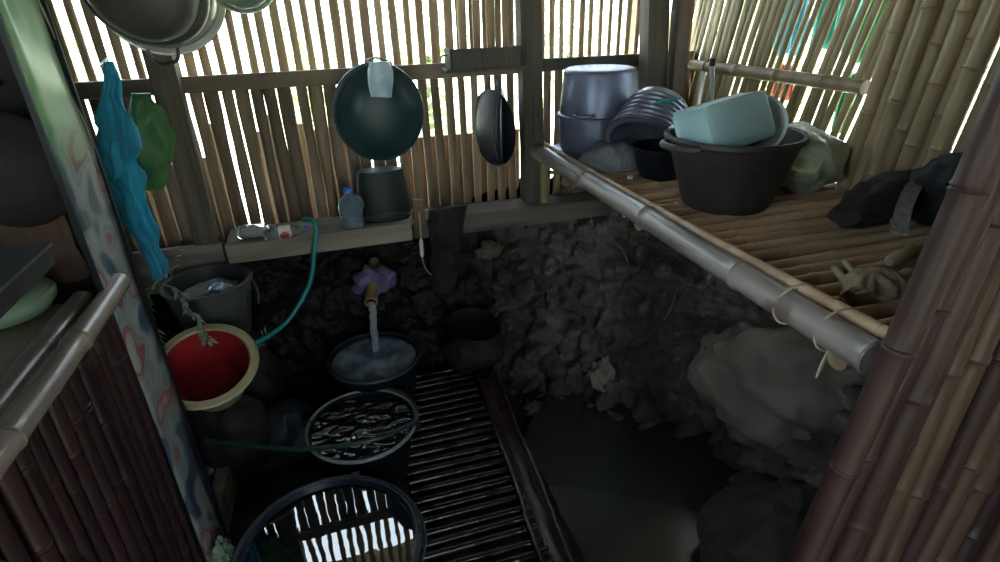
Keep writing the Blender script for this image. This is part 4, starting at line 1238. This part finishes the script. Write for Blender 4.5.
# ------------------------------------------------------------------ grate and gutter
gr = thing('bamboo_grate', 'wet dark bamboo slat grating on the floor beside the water buckets', 'grating', (.3, 1.6, 0))
y = 2.52; i = 0
while y > .62:
    rr = random.uniform(.014, .018)
    MB().culm((.10 + random.uniform(-.02, .01), y, G + .01), (.535, y + random.uniform(-.006, .006), G + .01), rr, 800 + i, n=10, bend=.003, node=.2).build('slat', M['grate'], gr)
    y -= random.uniform(.048, .058); i += 1
MB().culm((.16, .6, G - .03), (.16, 2.54, G - .03), .02, 870).build('bearer', M['grate'], gr)
MB().culm((.49, .6, G - .03), (.49, 2.54, G - .03), .02, 871).build('bearer', M['grate'], gr)
# half culm gutter
mb = MB(); vs = []; fs = []; K = 60; Ro = .056; Ri = .046
a = at(486, 374, z=G + .03); a.y = min(a.y, 2.50); b = at(556, 562, z=G + .03); b = b + (b - a) * .5
sec = [(Ro * math.cos(q), Ro * math.sin(q)) for q in [PI + PI * k / 10 for k in range(11)]] + [(Ri * math.cos(q), Ri * math.sin(q)) for q in [2 * PI - PI * k / 10 for k in range(11)]]
for i in range(K + 1):
    c = a.lerp(b, i / K) + V((.003 * math.sin(i * .3), 0, .002 * math.sin(i * .7)))
    bulge = 1.07 if i % 14 == 5 else 1
    for (x, z) in sec: vs.append(c + V((x * bulge, 0, z * bulge + .02)))
m_ = len(sec)
for i in range(K):
    for j in range(m_): fs.append((i * m_ + j, i * m_ + (j + 1) % m_, (i + 1) * m_ + (j + 1) % m_, (i + 1) * m_ + j))
fs.append(tuple(range(m_))); fs.append(tuple(reversed(range(K * m_, (K + 1) * m_))))
mb.add(vs, fs)
tag(mb.build('bamboo_gutter', M['gutter']), 'split bamboo gutter running along the right edge of the wet grating', 'gutter')

# roots hanging out of the bank
for k, (a_, b_, c_) in enumerate((((678, 285), (672, 305), (664, 320)), ((700, 290), (712, 282), (725, 276)), ((590, 215), (593, 232), (589, 246)), ((610, 238), (622, 250), (628, 262)), ((545, 162), (547, 178), (546, 194)), ((556, 168), (557, 182), (553, 195)))):
    y = 1.95 if k < 2 else 2.3
    if k >= 4: y = 2.55
    pts = bez([at(*a_, y=y), at(*b_, y=y - .02), at(*c_, y=y - .03)], 8)
    o = MB().tube(pts, [.002] * (len(pts) - 1) + [.001], 6).build('root', M['stem'])
    tag(o, 'thin pale root dangling from the soil bank under the shelf', 'root', 'thin roots in the soil bank')

# ------------------------------------------------------------------ outside: laundry and plants
def hanging(px0, px1, z0, z1, x, mt, label, seed):
    a = at(px0, 50, x=x); b = at(px1, 50, x=x); mb = MB(); vs = []; fs = []; nx, nz = 22, 14
    for i in range(nx + 1):
        for k in range(nz + 1):
            y = a.y + (b.y - a.y) * i / nx; z = z0 + (z1 - z0) * k / nz
            vs.append((x + .02 * math.sin(i * 1.1 + seed) * (1 - k / nz * .5), y, z + .01 * math.sin(i * .7 + seed)))
    for i in range(nx):
        for k in range(nz): fs.append((i * (nz + 1) + k, i * (nz + 1) + k + 1, (i + 1) * (nz + 1) + k + 1, (i + 1) * (nz + 1) + k))
    mb.add(vs, fs); o = mb.build('laundry_cloth', mt); md = o.modifiers.new('s', 'SOLIDIFY'); md.thickness = .004
    tag(o, label, 'cloth')
hanging(772, 803, 1.30, 2.062, 2.56, M['tarp_blue'], 'cyan cloth hanging outside behind the right wall slats', 1)
hanging(808, 850, 1.34, 2.062, 2.56, M['tarp_teal'], 'broad teal cloth hanging outside behind the right wall', 2)
hanging(852, 905, 1.30, 2.062, 2.56, M['tarp_green'], 'green cloth hanging outside near the thick culms', 3)
hanging(782, 800, 1.10, 1.262, 2.42, M['tarp_red'], 'small red cloth hanging outside below the rail', 4)
hanging(850, 868, 1.0, 1.262, 2.42, M['tarp_green'], 'low green cloth hanging outside near the shelf corner', 6)
o = MB().tube([(2.56, -.2, 2.07), (2.56, 2.0, 2.065), (2.56, 4.5, 2.07)], .004, 6).build('clothes_line', M['string']); tag(o, 'upper clothes line stretched outside along the right wall', 'line')
o = MB().tube([(2.42, -.2, 1.27), (2.42, 2.0, 1.265), (2.42, 4.5, 1.27)], .004, 6).build('clothes_line', M['string']); tag(o, 'lower clothes line stretched outside along the right wall', 'line')
for yy in (-.2, 4.5):
    o = MB().culm((2.50, yy, -.25), (2.50, yy, 2.2), .05, int(yy * 10) + 50).build('line_post', M['culm_tan']); tag(o, ('near' if yy < 0 else 'far') + ' bamboo post holding the clothes lines outside', 'post')

def bush(c, R, h, seed, label):
    rng = random.Random(seed); t_ = thing('bush', label, 'bush', (c[0], c[1], -.25))
    mb = MB()
    for k in range(420):
        u = V((rng.gauss(0, .45), rng.gauss(0, .45), rng.random()))
        p = V((c[0] + u.x * R, c[1] + u.y * R, -.2 + u.z * h))
        leaf(mb, p, (rng.uniform(-1, 1), rng.uniform(-1, 1), rng.uniform(-.3, .8)), .42, .16)
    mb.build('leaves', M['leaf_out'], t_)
    MB().tube([(c[0], c[1], -.26), (c[0] + .1, c[1], -.2 + h * .7)], [.09, .03], 8).build('stem', M['stem'], t_)
bs = [(-3.5, 9, 1.1, 2.0), (-.2, 11, 1.0, 1.9), (1.6, 9.5, .9, 1.7), (4.9, 11.5, 1.2, 2.2), (6.5, 7.5, 1.1, 1.9), (7.5, 4.2, 1.2, 1.8)]
wh = ['far left of the back wall', 'behind the green basin', 'behind the small wall shelf', 'behind the tall aluminium pot', 'behind the wall corner', 'behind the hanging laundry']
for k, (x, y, R, h) in enumerate(bs): bush((x, y), R, h, k, 'sunlit leafy bush in the yard ' + wh[k])

# ------------------------------------------------------------------ light
w = bpy.data.worlds.new('world'); sc.world = w; w.use_nodes = True
bg = w.node_tree.nodes['Background']; bg.inputs['Color'].default_value = (.74, .89, 1.0, 1); bg.inputs['Strength'].default_value = 5.0
s = bpy.data.lights.new('sun', 'SUN'); s.energy = 14; s.color = (1, .96, .85); s.angle = .03
so = bpy.data.objects.new('sun', s); COL.objects.link(so); so.rotation_euler = (math.radians(28), math.radians(14), 0)
def portal(name, c, size, rot):
    l = bpy.data.lights.new(name, 'AREA'); l.shape = 'RECTANGLE'; l.size, l.size_y = size; l.energy = 1
    o = bpy.data.objects.new(name, l); COL.objects.link(o); o.location = c; o.rotation_euler = rot; l.cycles.is_portal = True
portal('portal_window', (XL - .06, (WY0 + WY1) / 2, (WZ0 + WZ1) / 2), (WY1 - WY0, WZ1 - WZ0), (math.radians(90), 0, math.radians(-90)))
portal('portal_added_door', ((DX0 + DX1) / 2, YN - .05, .9), (DX1 - DX0, 2.2), (math.radians(90), 0, 0))
portal('portal_back', ((XL + XR) / 2, YB + .10, 1.4), (XR - XL, 1.7), (math.radians(-90), 0, 0))
portal('portal_right', (XR + .08, 1.6, 1.5), (2.2, 1.4), (math.radians(90), 0, math.radians(90)))

sc.view_settings.view_transform = 'Standard'; sc.view_settings.look = 'None'; sc.view_settings.gamma = 1
sc.view_settings.exposure = 1.0
sc.cycles.max_bounces = 8; sc.cycles.diffuse_bounces = 4; sc.cycles.glossy_bounces = 4; sc.cycles.transmission_bounces = 6
sc.cycles.caustics_reflective = False; sc.cycles.caustics_refractive = False
sc.cycles.sample_clamp_indirect = 6
sc.cycles.use_denoising = True
